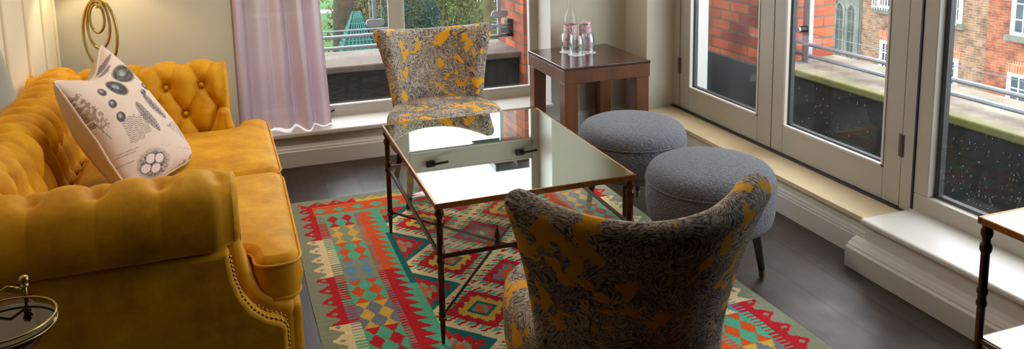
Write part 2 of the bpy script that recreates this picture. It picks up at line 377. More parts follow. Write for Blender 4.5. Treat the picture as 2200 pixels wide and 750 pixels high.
# left wall panelled casing
o = struct(MB().box(XL, XL+.012, 2.6, 4.30, .0, 2.2).build('trim_3', 'cream', bevel=.003), 'cream panelled casing on the left wall', 'casing')
for y, k in ((2.9, .03), (3.42, .02), (3.74, .035), (4.04, .03), (4.27, .02)):
    MB().box(XL+.008, XL+.024, y, y+k, .0, 2.2).build('moulding', 'cream', o, bevel=.006)

# ------------------------------------------------------------------ back window
W1 = thing('window_1', (.8, YB+.2, .2), 'white back window looking on to the park, behind the far patterned chair', 'window', kind='structure')
ya, yb_ = 4.55, 4.61
m = MB().box(-.06, 1.765, ya, yb_, .195, .262).box(-.06, 1.765, ya, yb_, 2.36, 2.42).box(-.06, .0, ya, yb_, .262, 2.36).box(1.712, 1.765, ya, yb_, .262, 2.36)
m.build('window_frame', 'frame', W1, bevel=.004)
MB().box(.822, .902, ya-.012, yb_, .262, 2.36).build('mullion', 'frame', W1, bevel=.005)
for x0, x1 in ((.0, .822), (.902, 1.712)):
    MB().box(x0, x1, ya, yb_, 1.085, 1.205).build('transom', 'frame', W1, bevel=.004)
    for z0, z1 in ((.262, 1.085), (1.205, 2.36)):
        MB().box(x0, x1, 4.582, 4.588, z0, z1).build('pane', 'glass', W1)
        e = .008
        MB().box(x0, x1, ya-.002, ya+.02, z0, z0+e).box(x0, x1, ya-.002, ya+.02, z1-e, z1).box(x0, x0+e, ya-.002, ya+.02, z0, z1).box(x1-e, x1, ya-.002, ya+.02, z0, z1).build('glazing_bead', 'white', W1)
for x in (1.03, 1.62):
    h = MB().box(x-.025, x+.03, ya-.03, ya, 1.14, 1.175).build('latch', 'black', W1, bevel=.004)
    MB().tube([(x, ya-.035, 1.158), (x+.05, ya-.045, 1.15), (x+.11, ya-.04, 1.148)], .008).build('latch_handle', 'black', h, smooth=True)
MB().tube([(.40, ya-.012, .236), (.43, ya-.02, .232), (.47, ya-.014, .243)], .006).build('window_stay', 'black', W1, smooth=True)
s = MB().box(-.06, 1.765, YB-.04, ya+.005, .172, .2).build('window_sill', 'white', W1, bevel=.008, seg=3)
MB().box(1.762, 1.768, YB-.001, ya, .2, 2.42).box(-.064, -.058, YB-.001, ya, .2, 2.42).build('reveal', 'white', W1)

# ------------------------------------------------------------------ right side joinery : frame posts, doors, window
XD = 2.468
fr = MB().box(XD-.005, XD+.07, DY1-.058, DY1, .17, 2.42).box(XD-.005, XD+.07, 2.262, 2.325, .17, 2.42).box(XD-.005, XD+.07, 2.325, DY1-.058, 2.3, 2.42).box(XD-.005, XD+.07, WY0, 2.262, 2.3, 2.42)
struct(fr.build('trim_4', 'frame', bevel=.004), 'grey painted frame around the glazed doors', 'door frame')
def leaf(n, y0, y1, sl, sr, label, hinge_y):
    d = thing('door_%d' % n, (XD, (y0+y1)/2, .175), label, 'door', kind='structure')
    z0, z1 = .181, 2.295; x0, x1 = XD, XD+.05
    f = MB().box(x0, x1, y0, y0+sr, z0, z1).box(x0, x1, y1-sl, y1, z0, z1).box(x0, x1, y0+sr, y1-sl, z0, .318).box(x0, x1, y0+sr, y1-sl, 2.18, z1)
    f.build('leaf_frame', 'frame', d, bevel=.003)
    MB().box(x0+.022, x0+.028, y0+sr, y1-sl, .318, 2.18).build('pane', 'glass', d)
    e = .012
    MB().box(x0-.004, x0+.014, y0+sr, y1-sl, .318, .318+e).box(x0-.004, x0+.014, y0+sr, y0+sr+e, .318, 2.18).box(x0-.004, x0+.014, y1-sl-e, y1-sl, .318, 2.18).build('glazing_bead', 'white', d, bevel=.002)
    MB().box(x0+.03, x0+.05, y0+sr, y1-sl, .318, .332).box(x0+.03, x0+.05, y1-sl-.012, y1-sl, .318, 2.18).build('glazing_seal', 'dark', d)
    for z in (.44, 1.9):
        MB().lathe([(.007, -.045), (.007, .045)], 10, (x0-.006, hinge_y, z)).box(x0-.006, x0+.002, hinge_y-.014, hinge_y+.014, z-.045, z+.045).build('hinge', 'steel', d, smooth=True)
    return d
leaf(1, 3.145, 4.002, .1, .108, 'left leaf of the glazed doors, beside the side table', 4.005)
leaf(2, 2.33, 3.14, .085, .09, 'right leaf of the glazed doors, beside the window seat', 2.327)
struct(MB().box(2.448, 2.6, 2.27, DY1, .155, .181).build('trim_5', 'dark', bevel=.002), 'dark weathered door threshold strip', 'threshold')
W2 = thing('window_2', (XD, 1.4, .2), 'large grey framed window above the white window seat', 'window', kind='structure')
f = MB().box(XD-.004, XD+.06, WY0, WY0+.07, .268, 2.22).box(XD-.004, XD+.06, 2.19, 2.258, .268, 2.22).box(XD-.004, XD+.06, WY0, 2.258, .16, .268).box(XD-.004, XD+.06, WY0, 2.258, 2.22, 2.299)
f.build('window_frame', 'frame', W2, bevel=.004)
MB().box(XD+.022, XD+.028, WY0+.07, 2.19, .268, 2.22).build('pane', 'glass', W2)
MB().box(XD+.03, XD+.055, WY0+.07, 2.19, .268, .28).box(XD+.03, XD+.055, 2.17, 2.19, .268, 2.22).build('glazing_seal', 'dark', W2)
MB().box(XD-.008, XD+.002, 2.258, 2.266, .2, 2.3).build('painted_gap_shade', 'dark', W2)  # dark strip standing in for the shaded gap beside the window frame
# rain drops on the outer side of the panes
m = MB()
for k in range(370):
    if k < 310: y = WY0+.1+random.random()**.7*(2.17-WY0-.1); z = .28+abs(random.gauss(0, .22))
    else: y = 2.44+random.random()*.6; z = .33+abs(random.gauss(0, .2))
    if z > 1.5: continue
    r = random.uniform(.0012, .0028)
    m.ball((XD+.029, y, z), r, .6, 1, random.choice((1, 1, 1.6, 2.6)), 6, 4)
tag(m.build('raindrops', 'rain', None, True), 'raindrops on the outside of the right hand glass', 'raindrops', kind='stuff')

# ------------------------------------------------------------------ roof terrace and what lies beyond
struct(MB().box(2.58, 3.42, -1.0, 5.4, -.2, -.12).box(-1.5, 2.58, 4.64, 5.42, -.2, -.12).build('terrace_floor', 'lead'))
struct(MB().box(3.42, 3.9, -1.5, 5.9, -1.5, .27).build('parapet_wall', 'parapet'))
struct(MB().box(-2.0, 3.42, 5.43, 5.9, -1.5, .27).build('parapet_wall', 'parapet'))
struct(MB().box(3.38, 3.96, -1.5, 4.36, .268, .315).build('parapet_coping', 'coping', bevel=.01))
struct(MB().box(-2.0, 1.96, 5.39, 5.96, .27, .32).build('parapet_coping', 'coping2', bevel=.01))
struct(MB().box(2.58, 2.695, DY1-.01, 4.36, .1, 2.6).build('outer_reveal', 'bwhite'))
def pier(x0, x1, y0, y1, z0, z1, label):
    p = thing('brick_pier', ((x0+x1)/2, (y0+y1)/2, z0), label, 'brick pier', kind='structure')
    me = MB().box(x0, x1, y0, y1, z0, z1).build('brickwork', 'brickx', p)
    me.data.materials.append(M['bricky'])
    for q in me.data.polygons:
        if abs(q.normal.y) > .5: q.material_index = 1
    return p
struct(MB().box(3.385, 3.5, 4.35, 5.9, -.2, .26).build('pier_base', 'parapet', bevel=.01))
pier(3.4, 3.92, 4.345, 5.9, -.2, 3.4, 'red brick pier at the end of the parapet beyond the glazed doors')
struct(MB().box(1.70, 2.66, 5.29, 5.94, 1.502, 1.56).build('pier_cap', 'lead', bevel=.008))
pier(1.95, 2.62, 5.33, 5.9, -.2, 1.5, 'red brick pier at the corner beyond the back window')
# railings
R1 = thing('balcony_railing', (3.6, 2, .31), 'grey steel railing on the mossy parapet outside the glazed doors', 'railing')
for z, r in ((.44, .014), (.362, .014)):
    MB().tube([(3.6, 4.40, z), (3.6, -1.4, z)], r).build('rail', 'chrome', R1, smooth=True)
MB().tube([(3.66, 4.3, .50), (3.66, -1.4, .50)], .0025, 6).build('cable', 'chrome', R1)
MB().box(3.585, 3.62, 4.205, 4.27, .31, 1.3).build('post', 'chrome', R1, bevel=.004)
MB().box(3.585, 3.62, 1.1, 1.165, .31, 1.3).build('post', 'chrome', R1, bevel=.004)
k = MB().lathe([(.022, 0), (.022, .05), (.017, .055)], 14, (3.585, 4.235, .545), axis=Matrix.Rotation(-pi/2, 3, 'Y')).build('rail_clamp', 'black', R1, smooth=True)
MB().lathe([(.019, .055), (.019, .07)], 14, (3.585, 4.235, .545), axis=Matrix.Rotation(-pi/2, 3, 'Y')).build('steel_cap', 'chrome', k, smooth=True)
R2 = thing('balcony_railing', (.9, 5.6, .32), 'grey steel railing on the back parapet outside the park window', 'railing')
for z, r in ((.493, .013), (.412, .013)):
    MB().tube([(-1.9, 5.6, z), (1.95, 5.6, z)], r).build('rail', 'chrome', R2, smooth=True)
MB().tube([(-1.9, 5.63, .53), (1.0, 5.63, .53)], .006, 6).build('cable', 'chrome', R2)
for x in (.9, 1.85):
    MB().box(x-.013, x+.013, 5.585, 5.612, .41 if x > 1 else .55, 1.5).build('post', 'chrome', R2, bevel=.003)
    p = MB()
    poly = [(x-.07+.0, .572), (x-.06, .60), (x-.045, .608), (x+.05, .608), (x+.066, .60), (x+.07, .572), (x+.06, .56), (x+.04, .553), (x-.04, .553), (x-.06, .56)]
    p.prism(poly, 5.575, 5.585, 'y').build('clamp_plate', 'chrome', R2, bevel=.002)
for x in (.867, .951): MB().tube([(x, 5.6, .6), (x, 5.6, 1.5)], .004, 6).build('wire', 'chrome', R2)
MB().box(1.86, 1.95, 5.56, 5.61, .435, .475).box(1.9, 1.95, 5.55, 5.62, .41, .54).build('wall_bracket', 'black', R2, bevel=.006)

# park
struct(MB().box(-60, 90, 12, 200, -9.4, -9).build('ground', 'grass'))
struct(MB().box(-40, 60, 75, 77.5, -9.0, -8.97).build('path', 'path'))
def at(px, py, y):
    d = r2*((px-1100)/F)-u2*((py-PY)/F)+fw
    return CAM+d*(y/d.y)
def foliage(mb, c, rx, ry, rz, n, size, seed, hollow=.5):
    rnd = random.Random(seed)
    for k in range(n):
        a = rnd.uniform(0, 2*pi); u = rnd.uniform(-1, 1); rr = rnd.uniform(hollow, 1)**.5
        q = sqrt(1-u*u)
        p = Vector((c[0]+rx*rr*q*cos(a), c[1]+ry*rr*q*sin(a), c[2]+rz*rr*u))
        p += Vector((mnoise.noise(p*.8), mnoise.noise(p*.8+Vector((9, 0, 0))), mnoise.noise(p*.8+Vector((0, 7, 0)))))*rx*.35
        s_ = size*rnd.uniform(.5, 1.3); e1 = Vector((rnd.gauss(0, 1), rnd.gauss(0, 1), rnd.gauss(0, 1))).normalized(); e2 = e1.orthogonal().normalized()
        mb.add([p+e1*s_, p+e2*s_*.45, p-e1*s_, p-e2*s_*.45], [(0, 1, 2, 3)])
def twigs(mb, base, n, h, spread, seed, r=.03):
    rnd = random.Random(seed)
    for k in range(n):
        a = rnd.uniform(0, 2*pi); q = spread*rnd.uniform(.2, 1); hh = h*rnd.uniform(.6, 1.05); bend = rnd.uniform(-.5, .5)
        pts = []
        for i in range(6):
            t = i/5; pts.append((base[0]+q*cos(a)*t**1.3+bend*sin(3*t), base[1]+q*sin(a)*t**1.3, base[2]+hh*(t if rnd.random() < .9 else t*.9)-.25*hh*t*t*(k % 3 == 0)))
        mb.tube(pts, [r*(1-.75*i/5) for i in range(6)], 5)
p = at(735, 60, 34)
t = thing('park_tree', (p.x, p.y, -9), 'thick brown tree trunk on the lawn behind the back window', 'tree')
MB().tube([(p.x-.1, p.y, -9), (p.x, p.y, -6), (p.x+.05, p.y, -3.5), (p.x+.2, p.y, -1), (p.x+.5, p.y, 3)], [.75, .5, .42, .4, .3], 14).tube([(p.x+.05, p.y, -3.6), (p.x+.5, p.y, -2.4), (p.x+.9, p.y, -.5), (p.x+1.1, p.y, 3)], [.3, .25, .2, .12], 10).build('trunk', 'bark', t, smooth=True)
m = MB(); foliage(m, (p.x+.3, p.y, 5), 3.2, 3, 2.5, 900, .2, 3); m.build('foliage', 'leafA', t)
p = at(1048, 30, 31)
t = thing('park_tree', (p.x, p.y, -9), 'slim pale tree trunk beside the brick pier behind the back window', 'tree')
MB().tube([(p.x-.2, p.y, -9), (p.x, p.y, -4), (p.x, p.y, 2.5)], [.25, .2, .15], 10).build('trunk', M['leafC'], t, smooth=True)
m = MB(); foliage(m, (p.x, p.y, 4), 2, 2, 1.6, 500, .16, 4); m.build('foliage', 'leafA', t)
SH = [  # px, py, y, rx, rz, leaf, n, label
    (800, 42, 38, 2.3, 3.0, 'leafC', 6500, 'brown bare shrub between the teal netting and the window mullion'),
    (886, 50, 33, 1.3, 2.6, 'leafB', 6000, 'dark evergreen shrub right of the window mullion'),
    (960, 40, 47, 3.1, 3.3, 'leafA', 8000, 'olive green shrub behind the far patterned chair'),
    (1030, 25, 55, 3.1, 4.0, 'leafC', 6500, 'tawny twiggy shrub behind the pale trunk'),
    (840, -20, 66, 5.5, 4.6, 'leafA', 5000, 'pale green bush farthest across the lawn'),
]
for i, (px, py, y, rx, rz, lf, n, lab) in enumerate(SH):
    p = at(px, py, y)
    t = thing('park_shrub', (p.x, p.y, -9), lab, 'shrub', 'shrubs in the park')
    m = MB(); foliage(m, (p.x, p.y, p.z-.3), rx, rx, rz, n, .0026*y, 20+i, .2); foliage(m, (p.x, p.y, p.z-3.2), rx*.9, rx*.9, 2.6, n//2, .0026*y, 40+i, .2); m.build('foliage', lf, t)
    m = MB(); twigs(m, (p.x, p.y, -9), 26, p.z+9+rz, rx*1.1, 60+i, .06); m.build('stems', 'leafC', t)
p = at(768, 70, 30)
t = thing('garden_net', (p.x, p.y, -9), 'teal netting tent standing on the lawn beside the trunk', 'netting')
zt = at(768, 25, 30).z; hb = .75
m = MB()
base = [(-hb, -hb), (hb, -hb), (hb, hb), (-hb, hb)]; zm = at(768, 105, 30).z
for i in range(4):
    a, b = base[i], base[(i+1) % 4]
    for j in range(9):
        u = j/8; q = (a[0]+(b[0]-a[0])*u, a[1]+(b[1]-a[1])*u)
        m.tube([(p.x+q[0], p.y+q[1], -9), (p.x+q[0]*.9, p.y+q[1]*.9, zm), (p.x+q[0]*.18, p.y+q[1]*.18, zt)], .03, 5)
    for j in range(7):
        v = j/7; k_ = .9+(.18-.9)*v; z = zm+(zt-zm)*v
        m.tube([(p.x+a[0]*k_, p.y+a[1]*k_, z), (p.x+b[0]*k_, p.y+b[1]*k_, z)], .03, 5)
m.build('net_frame', 'teal', t)
MB().add([(p.x+q[0]*.87, p.y+q[1]*.87, -9) for q in base]+[(p.x+q[0]*.85, p.y+q[1]*.85, zm) for q in base]+[(p.x, p.y, zt-.05)],
         [(0, 1, 5, 4), (1, 2, 6, 5), (2, 3, 7, 6), (3, 0, 4, 7), (4, 5, 8), (5, 6, 8), (6, 7, 8), (7, 4, 8)]).build('net_cover', 'teal', t)

# brick terrace of houses across the yard, facing us
XH = 20.
struct(MB().box(4.2, 20.5, 2, 40, -9.4, -9).build('yard_ground', 'path'))
def house(y0, y1, m_, label, wins, x0=XH):
    b = thing('brick_building', (x0, (y0+y1)/2, -9), label, 'building')
    MB().box(x0, x0+5, y0, y1, -9, 7.5).build('wall', m_, b)
    for (a, c, z0, z1, kind) in wins:
        f = MB().box(x0-.03, x0+.02, a, a+.13, z0, z1).box(x0-.03, x0+.02, c-.13, c, z0, z1).box(x0-.03, x0+.02, a+.13, c-.13, z0, z0+.1).box(x0-.03, x0+.02, a+.13, c-.13, z1-.1, z1)
        n = 3
        for i in range(1, n): 
            yy = a+(c-a)*i/n; f.box(x0-.022, x0+.02, yy-.02, yy+.02, z0+.1, z1-.1)
        for i in range(1, 4 if z1-z0 < 2 else 5):
            zz = z0+(z1-z0)*i/(4 if z1-z0 < 2 else 5); f.box(x0-.018, x0+.018, a+.13, c-.13, zz-.018, zz+.018)
        fo = f.build('window_frame', 'bwhite', b)
        MB().box(x0-.012, x0+.01, a+.1, c-.1, z0+.08, z1-.08).build('pane', 'bglass', fo)
        MB().box(x0-.12, x0+.02, a-.1, c+.1, z0-.16, z0-.002).build('window_ledge', 'bstone', b)
        MB().box(x0-.012, x0+.02, a-.05, c+.05, z1+.002, z1+.34).build('brick_arch', 'arch', b)
        if kind == 'rail':
            r = MB()
            zt_ = z0+.75
            for q in range(9):
                yy = a+(c-a)*q/8; r.box(x0-.26, x0-.235, yy-.014, yy+.014, z0-.02, zt_)
            for q in range(5):
                yy = a+(c-a)*(q+.5)/5; r.tube([(x0-.25, yy+.09*cos(g*pi/6), zt_-.12+.09*sin(g*pi/6)) for g in range(12)], .012, 5, True)
            r.box(x0-.27, x0-.23, a-.05, c+.05, zt_, zt_+.04).box(x0-.27, x0-.23, a-.05, c+.05, z0+.05, z0+.08).box(x0-.25, x0, a-.03, a, zt_-.02, zt_+.02).box(x0-.25, x0, c, c+.03, zt_-.02, zt_+.02)
            r.build('window_railing', 'bwhite', b)
    return b
house(16.09, 20.87, 'facade', 'brown brick house with white sash windows and little balcony rails', [
    (19.35, 20.2, -2.35, -.2, 'rail'), (16.98, 17.85, -2.45, -.3, 'rail'), (19.3, 20.02, -5.0, -3.42, ''), (17.0, 17.75, -4.75, -3.52, '')])
house(8.0, 16.085, 'facade2', 'orange brick house with white windows at the end of the row', [
    (14.3, 15.38, -2.5, -.3, ''), (14.3, 15.36, -5.2, -3.55, ''), (11.6, 12.6, -2.5, -.3, '')], XH-.08)
c = thing('stone_chapel', (XH, 22.5, -9), 'grey stone wall with a tall pointed two-light window, beside the brick pier', 'building')
MB().box(XH-.05, XH+4, 20.89, 30, -9, 7).build('wall', 'bstone', c)
def lancet(yc, hw, z0, zs, r=None):
    pts = [(yc-hw, z0), (yc-hw, zs)]
    for i in range(1, 8): 
        t_ = i/8; pts.append((yc-hw*cos(t_*pi/2)**1.2*1.0, zs+hw*1.7*sin(t_*pi/2)))
    pts.append((yc, zs+hw*1.75))
    pts += [(2*yc-y, z) for y, z in pts[-2::-1]]
    return pts
for yc in (21.27, 21.83):
    L0 = lancet(yc, .22, -5, -2.75)
    f = MB().tube([(XH-.08, y, z) for y, z in L0], .055, 6, True).build('stone_tracery', 'bstone', c, smooth=True)
    MB().prism(L0, XH-.07, XH-.055, 'x').build('leaded_pane', 'tealglass', f)
    g = MB().box(XH-.085, XH-.07, yc-.012, yc+.012, -5, -2.5)
    for i in range(7): g.box(XH-.085, XH-.07, yc-.2, yc+.2, -4.8+i*.36, -4.78+i*.36)
    g.build('glazing_bar', 'bstone', f)
f = MB().tube([(XH-.1, y, z) for y, z in lancet(21.55, .55, -5.1, -2.4)], .09, 6, True).build('stone_arch', 'bstone', c, smooth=True)
f = MB().tube([(XH-.08, 21.55+.2*cos(a*pi/8), -1.95+.2*sin(a*pi/8)) for a in range(16)], .05, 6, True).build('tracery_ring', 'bstone', c, smooth=True)

# ------------------------------------------------------------------ kilim rug
RED, CREAM, ORANGE, TEALG, DTEAL, YEL, BLUE, SLATE, OLIVE = [s2l(c) for c in ((186, 24, 34), (226, 200, 152), (214, 82, 28), (84, 170, 138), (14, 104, 104), (214, 168, 66), (98, 142, 168), (112, 120, 132), (138, 140, 116))]
RW, RL = 1.53, 2.55
def tri(t): return abs((t % 1)-.5)*2           # 1 at integers, 0 between
def saw(t): return t % 1
def field(u, v):
    cu, pv = .2, .41
    best = None
    x = (u-RW/2)
    for i in range(-3, 4):
        oy = .25 if i % 2 == 0 else .45
        j = round((v-oy)/pv)
        dx, dy = x-i*cu, v-(oy+j*pv)
        d = abs(dx)/cu+abs(dy)/(pv/2)
        if best is None or d < best[0]: best = (d, i, j, dx, dy)
    d, i, j, dx, dy = best
    per = (abs(dx)/cu-abs(dy)/(pv/2))                 # along the edge
    tooth = saw(per*3.2+.3)
    hsh = (i*7+j*3) % 3
    if abs(i) == 2:
        pal = [CREAM, ORANGE, OLIVE, RED][:]
        e = d+.16*tooth
        if x*i > 0 and abs(x) > .4: return None
        if e < .22: return pal[0]
        if e < .42: return pal[1]
        if e < .58: return pal[2] if hsh else SLATE
        if e < .80: return pal[3]
        return DTEAL if d < .92 else CREAM
    if d > .93: return CREAM
    if d > .68:                                        # cream ribbon with red barbs and green triangles
        q = saw(per*3.0); k = (d-.68)/.25
        if abs(q-.20-.34*k) < .13: return RED
        if q > .42 and k < (q-.36)*1.7 and k > .0: return TEALG
        return CREAM
    e = d+.12*tooth
    if hsh == 0:
        pal = [CREAM, OLIVE, ORANGE, SLATE, RED]; th = [.10, .25, .40, .53]
    elif hsh == 1:
        if d < .22:
            q = abs(dx) < abs(dy)*.5
            if abs(abs(dx)-.018)+abs(dy) < .014 or abs(dx)+abs(abs(dy)-.02) < .014: return BLUE
            return RED if q else (ORANGE if abs(dx) > .022 else CREAM)
        pal = [RED, RED, DTEAL, YEL, RED]; th = [.1, .22, .30, .56]
        if d < .30: return DTEAL
    else:
        if d < .2: return OLIVE if (saw(dx*28) < .5) else ORANGE
        pal = [ORANGE, ORANGE, DTEAL, YEL, RED]; th = [.1, .2, .29, .54]
        if d < .29: return DTEAL
    for c, t in zip(pal, th):
        if e < t: return c
    return pal[-1]
BLK = [(CREAM, BLUE), (RED, TEALG), (YEL, OLIVE), (ORANGE, TEALG), (BLUE, OLIVE), (ORANGE, TEALG), (YEL, SLATE), (RED, TEALG)]
def hooks(s, t, per, fg):
    # s: 0 at outer tip .. 1 at the solid base ; t along the edge
    q = saw(t/per); w_ = abs(q-.45)*2
    if abs(q-.5)*per+abs(s-.42)*.06 < .011: return OLIVE
    if s > .62 or w_ < .12+s*1.25: return fg
    return OLIVE
def rugcol(u, v, u0, v0):
    s = min(u, RW-u); side = u < RW/2
    ve = min(v, RL-v)
    nz = mnoise.noise(Vector((u*40, v*9, 0)))*.006+mnoise.noise(Vector((u*4, v*60, 3)))*.004
    s2 = s+nz*.4
    if s < .036 or ve < .036: return OLIVE
    if ve < .095 and s > .05:
        fg = (RED, YEL, RED, YEL, CREAM)[int(u/.31) % 5]
        return hooks((ve-.036)/.06, u, .088, fg)
    if ve < .2 and s > .1:
        d = abs((saw(u/.088)-.5)*.088)/.034+abs(ve-.15)/.03
        if d < 1: return TEALG
        return ORANGE if int(u/.33) % 3 < 2 else RED
    if ve < .235 and s > .13: return TEALG if ve < .215 else OLIVE
    vs = v
    seg = int((vs-.12)/.36); fg = CREAM if seg % 2 else RED
    if s < .108: return hooks((s-.036)/.072, v, .09, fg)
    if s < .142:
        comb = saw(v/.019) < .5
        if s < .108+(.034 if comb else 0): return fg
        return BLK[int(v/.18) % 8][1]
    if s < .272:
        f_, b_ = BLK[(int(v/.18)*(1 if side else 3)) % 8]
        lv = (saw(v/.09)-.5); lu = saw((s-.142)/.065)-.5
        if abs(lu) < .04+abs(lv)*.80-.02 and abs(lu) < .44: return f_
        if abs(lv) > .475: return b_
        return b_
    oc = ORANGE if (v % 1.7) < .85 else RED
    if s < .30: return oc if saw(v/.018) < .5 else (SLATE if (int(v/.2) % 2) else OLIVE)
    if s < .325: return oc
    if s < .372: return oc if (s-.325)/.047 < saw(v/.055) else TEALG
    if s < .395: return TEALG if int(v/.5) % 2 == 0 else DTEAL
    c = field(u, v)
    return c if c else DTEAL
def make_rug():
    cs = .0062; nu, nv = int(RW/cs), int(RL/cs)
    vs = []; fs = []; cols = []
    th = radians(2.1); y1 = 3.765
    def P(u, v, z):
        wob = .006*mnoise.noise(Vector((0, v*2.2, 5)))
        x = u+.147+wob+.0225*v*.75+.012*max(0, v-1)
        return (x, y1-v+.004*mnoise.noise(Vector((u*3, 1, 2)))-.012*u/RW, z+.001*mnoise.noise(Vector((u*5, v*5, 0))))
    for i in range(nu+1):
        for j in range(nv+1): vs.append(P(i*cs, j*cs, .0035))
    for i in range(nu):
        for j in range(nv):
            a = i*(nv+1)+j; fs.append((a, a+1, a+nv+2, a+nv+1))
            u, v = (i+.5)*cs, (j+.5)*cs
            c = rugcol(u, v, i, j)
            k = 1+.10*mnoise.noise(Vector((u*3, v*70, 1)))+.08*random.uniform(-1, 1)
            cols.append(tuple(x*k for x in c))
    nb = len(vs)
    # thin border skirt and underside
    ring = [i*(nv+1) for i in range(nu+1)]+[nu*(nv+1)+j for j in range(1, nv+1)]+[i*(nv+1)+nv for i in range(nu-1, -1, -1)]+[j for j in range(nv-1, 0, -1)]
    for r in ring: p = vs[r]; vs.append((p[0], p[1], .0005))
    n = len(ring)
    for k in range(n):
        k2 = (k+1) % n; fs.append((ring[k], ring[k2], nb+k2, nb+k)); cols.append(OLIVE)
    me = bpy.data.meshes.new('kilim_rug'); me.from_pydata(vs, [], fs)
    a = me.color_attributes.new('weave', 'FLOAT_COLOR', 'CORNER')
    flat = []
    for p in me.polygons: flat += [*cols[p.index], 1.0]*p.loop_total
    a.data.foreach_set('color', flat)
    me.materials.append(attrmat('woven_wool', 'weave', .95, .5, 330))
    o = bpy.data.objects.new('kilim_rug', me); COL.objects.link(o)
    tag(o, 'red, cream and teal woven kilim rug on the dark floor', 'rug')
make_rug()

# ------------------------------------------------------------------ mirror topped coffee table and its smaller twin
def brass_leg(mb, x, y, h, z0=0, k=1):
    pr = [(.005, 0), (.0065, .02), (.0085, .055), (.0095, .085), (.0135, .088), (.0135, .095), (.0105, .098), (.0105, .103), (.0125, .106), (.0125, .111), (.0105, .115),
          (.0105, .286), (.0135, .29), (.0135, .298), (.011, .302), (.011, .314), (.0142, .318), (.0142, .327), (.011, .331),
          (.011, .412), (.0145, .418), (.0155, .425), (.0145, .432), (.010, .438), (.010, .446), (.0145, .453), (.0155, .462), (.012, .470), (.013, h), ]
    mb.lathe([(r*k, z0+z) for r, z in pr], 16, (x, y, 0))
def mirror_table(name, x0, x1, y0, y1, h, shelf_z, stretch, label, leg_z=None):
    t = thing(name, ((x0+x1)/2, (y0+y1)/2, 0), label, 'table')
    rim = MB(); e = .009
    for a, b, c, d in ((x0, x1, y0, y0+e), (x0, x1, y1-e, y1), (x0, x0+e, y0+e, y1-e), (x1-e, x1, y0+e, y1-e)): rim.box(a, b, c, d, h-.018, h+.001)
    rim.build('top_frame', 'brass', t, bevel=.002)
    MB().box(x0+e, x1-e, y0+e, y1-e, h-.008, h).build('mirror_top', 'mirror', t)
    i_ = .017
    for x in (x0+i_, x1-i_):
        for y in (y0+i_, y1-i_):
            mb = MB(); sc = (h-.017)/.478
            pr0 = len(mb.v); brass_leg(mb, x, y, .478)
            mb.v = [(v[0], v[1], v[2]*sc+.008) if False else (v[0], v[1], .008+v[2]*(h-.026)/.478) for v in mb.v]
            mb.build('leg', 'darkbrass', t, smooth=True)
    f = MB(); z = shelf_z; g = .006
    for (a, b) in (((x0+i_, y0+i_), (x1-i_, y0+i_)), ((x0+i_, y1-i_), (x1-i_, y1-i_)), ((x0+i_, y0+i_+.012), (x0+i_, y1-i_-.012)), ((x1-i_, y0+i_+.012), (x1-i_, y1-i_-.012))):
        xa, xb = min(a[0], b[0]), max(a[0], b[0]); yc, yd = min(a[1], b[1]), max(a[1], b[1])
        f.box(xa-g, xb+g, yc-g, yd+g, z-.012, z)
    fo = f.build('shelf_frame', 'darkbrass', t, bevel=.002)
    MB().box(x0+i_+.004, x1-i_-.004, y0+i_+.004, y1-i_-.004, z-.003, z+.003).build('glass_shelf', 'shelfglass' if stretch else 'mirror', t)
    if stretch:
        zc = .108; cx, cy = (x0+x1)/2, (y0+y1)/2
        for sx in (-1, 1):
            for sy in (-1, 1):
                xe = cx+sx*((x1-x0)/2-i_); ye = cy+sy*((y1-y0)/2-i_)
                MB().tube([(cx, cy, zc), (xe, ye, zc)], .0058, 8).build('stretcher', 'darkbrass', t, smooth=True)
        MB().lathe([(.012, -.012), (.014, -.006), (.014, .006), (.008, .010), (.008, .014), (.013, .02), (.012, .028), (.007, .045), (.003, .062), (.0008, .072)], 16, (cx, cy, zc)).build('finial', 'darkbrass', t, smooth=True)
    return t
mirror_table('coffee_table', .532, 1.25, 2.296, 3.25, .497, .318, True, 'low brass coffee table with a mirror top and glass shelf, on the rug')
mirror_table('side_table', 1.79, 2.125, 1.0, 1.432, .6, .262, False, 'slim dark bronze side table with a mirror top in front of the window seat')

# ------------------------------------------------------------------ dark wooden side table in the corner
t = thing('side_table', (1.865, 4.01, 0), 'square dark wooden side table in the corner, carrying the bottle and tumblers', 'table')
x0, x1, y0, y1 = 1.597, 2.112, 3.735, 4.285
MB().box(x0-.002, x1+.002, y0-.002, y1+.002, .535, .552).build('table_top', 'woodtop', t, bevel=.003)
a = MB().box(x0, x1, y0, y1, .462, .5345)
a.build('apron', 'wood', t, bevel=.002)
lw = .078
for x in (x0+.004, x1-.004-lw):
    for y in (y0+.004, y1-.004-lw):
        ins = .012
        mb = MB(); vs = []
        cx, cy = x+lw/2, y+lw/2; sx = 1 if x < 1.8 else -1; sy = 1 if y < 4 else -1
        for z, k in ((0, .92), (.4615, 1)):
            hw = lw/2*k; ox = -(lw/2-hw)*sx*1; oy = -(lw/2-hw)*sy
            vs += [(cx+ox-hw, cy+oy-hw, z), (cx+ox+hw, cy+oy-hw, z), (cx+ox+hw, cy+oy+hw, z), (cx+ox-hw, cy+oy+hw, z)]
        mb.add(vs, [(3, 2, 1, 0), (4, 5, 6, 7)]+[(i, (i+1) % 4, 4+(i+1) % 4, 4+i) for i in range(4)])
        mb.build('leg', 'wood', t, bevel=.003)
ZT = .552
def coaster(x, y, lab):
    m = MB(); vs = [(x+(.046+.004*cos(12*a*2*pi/72))*cos(a*2*pi/72), y+(.046+.004*cos(12*a*2*pi/72))*sin(a*2*pi/72)) for a in range(72)]
    m.prism(vs, ZT, ZT+.002, 'z')
    tag(m.build('paper_coaster', 'doily'), lab, 'coaster', 'paper coasters on the corner table')
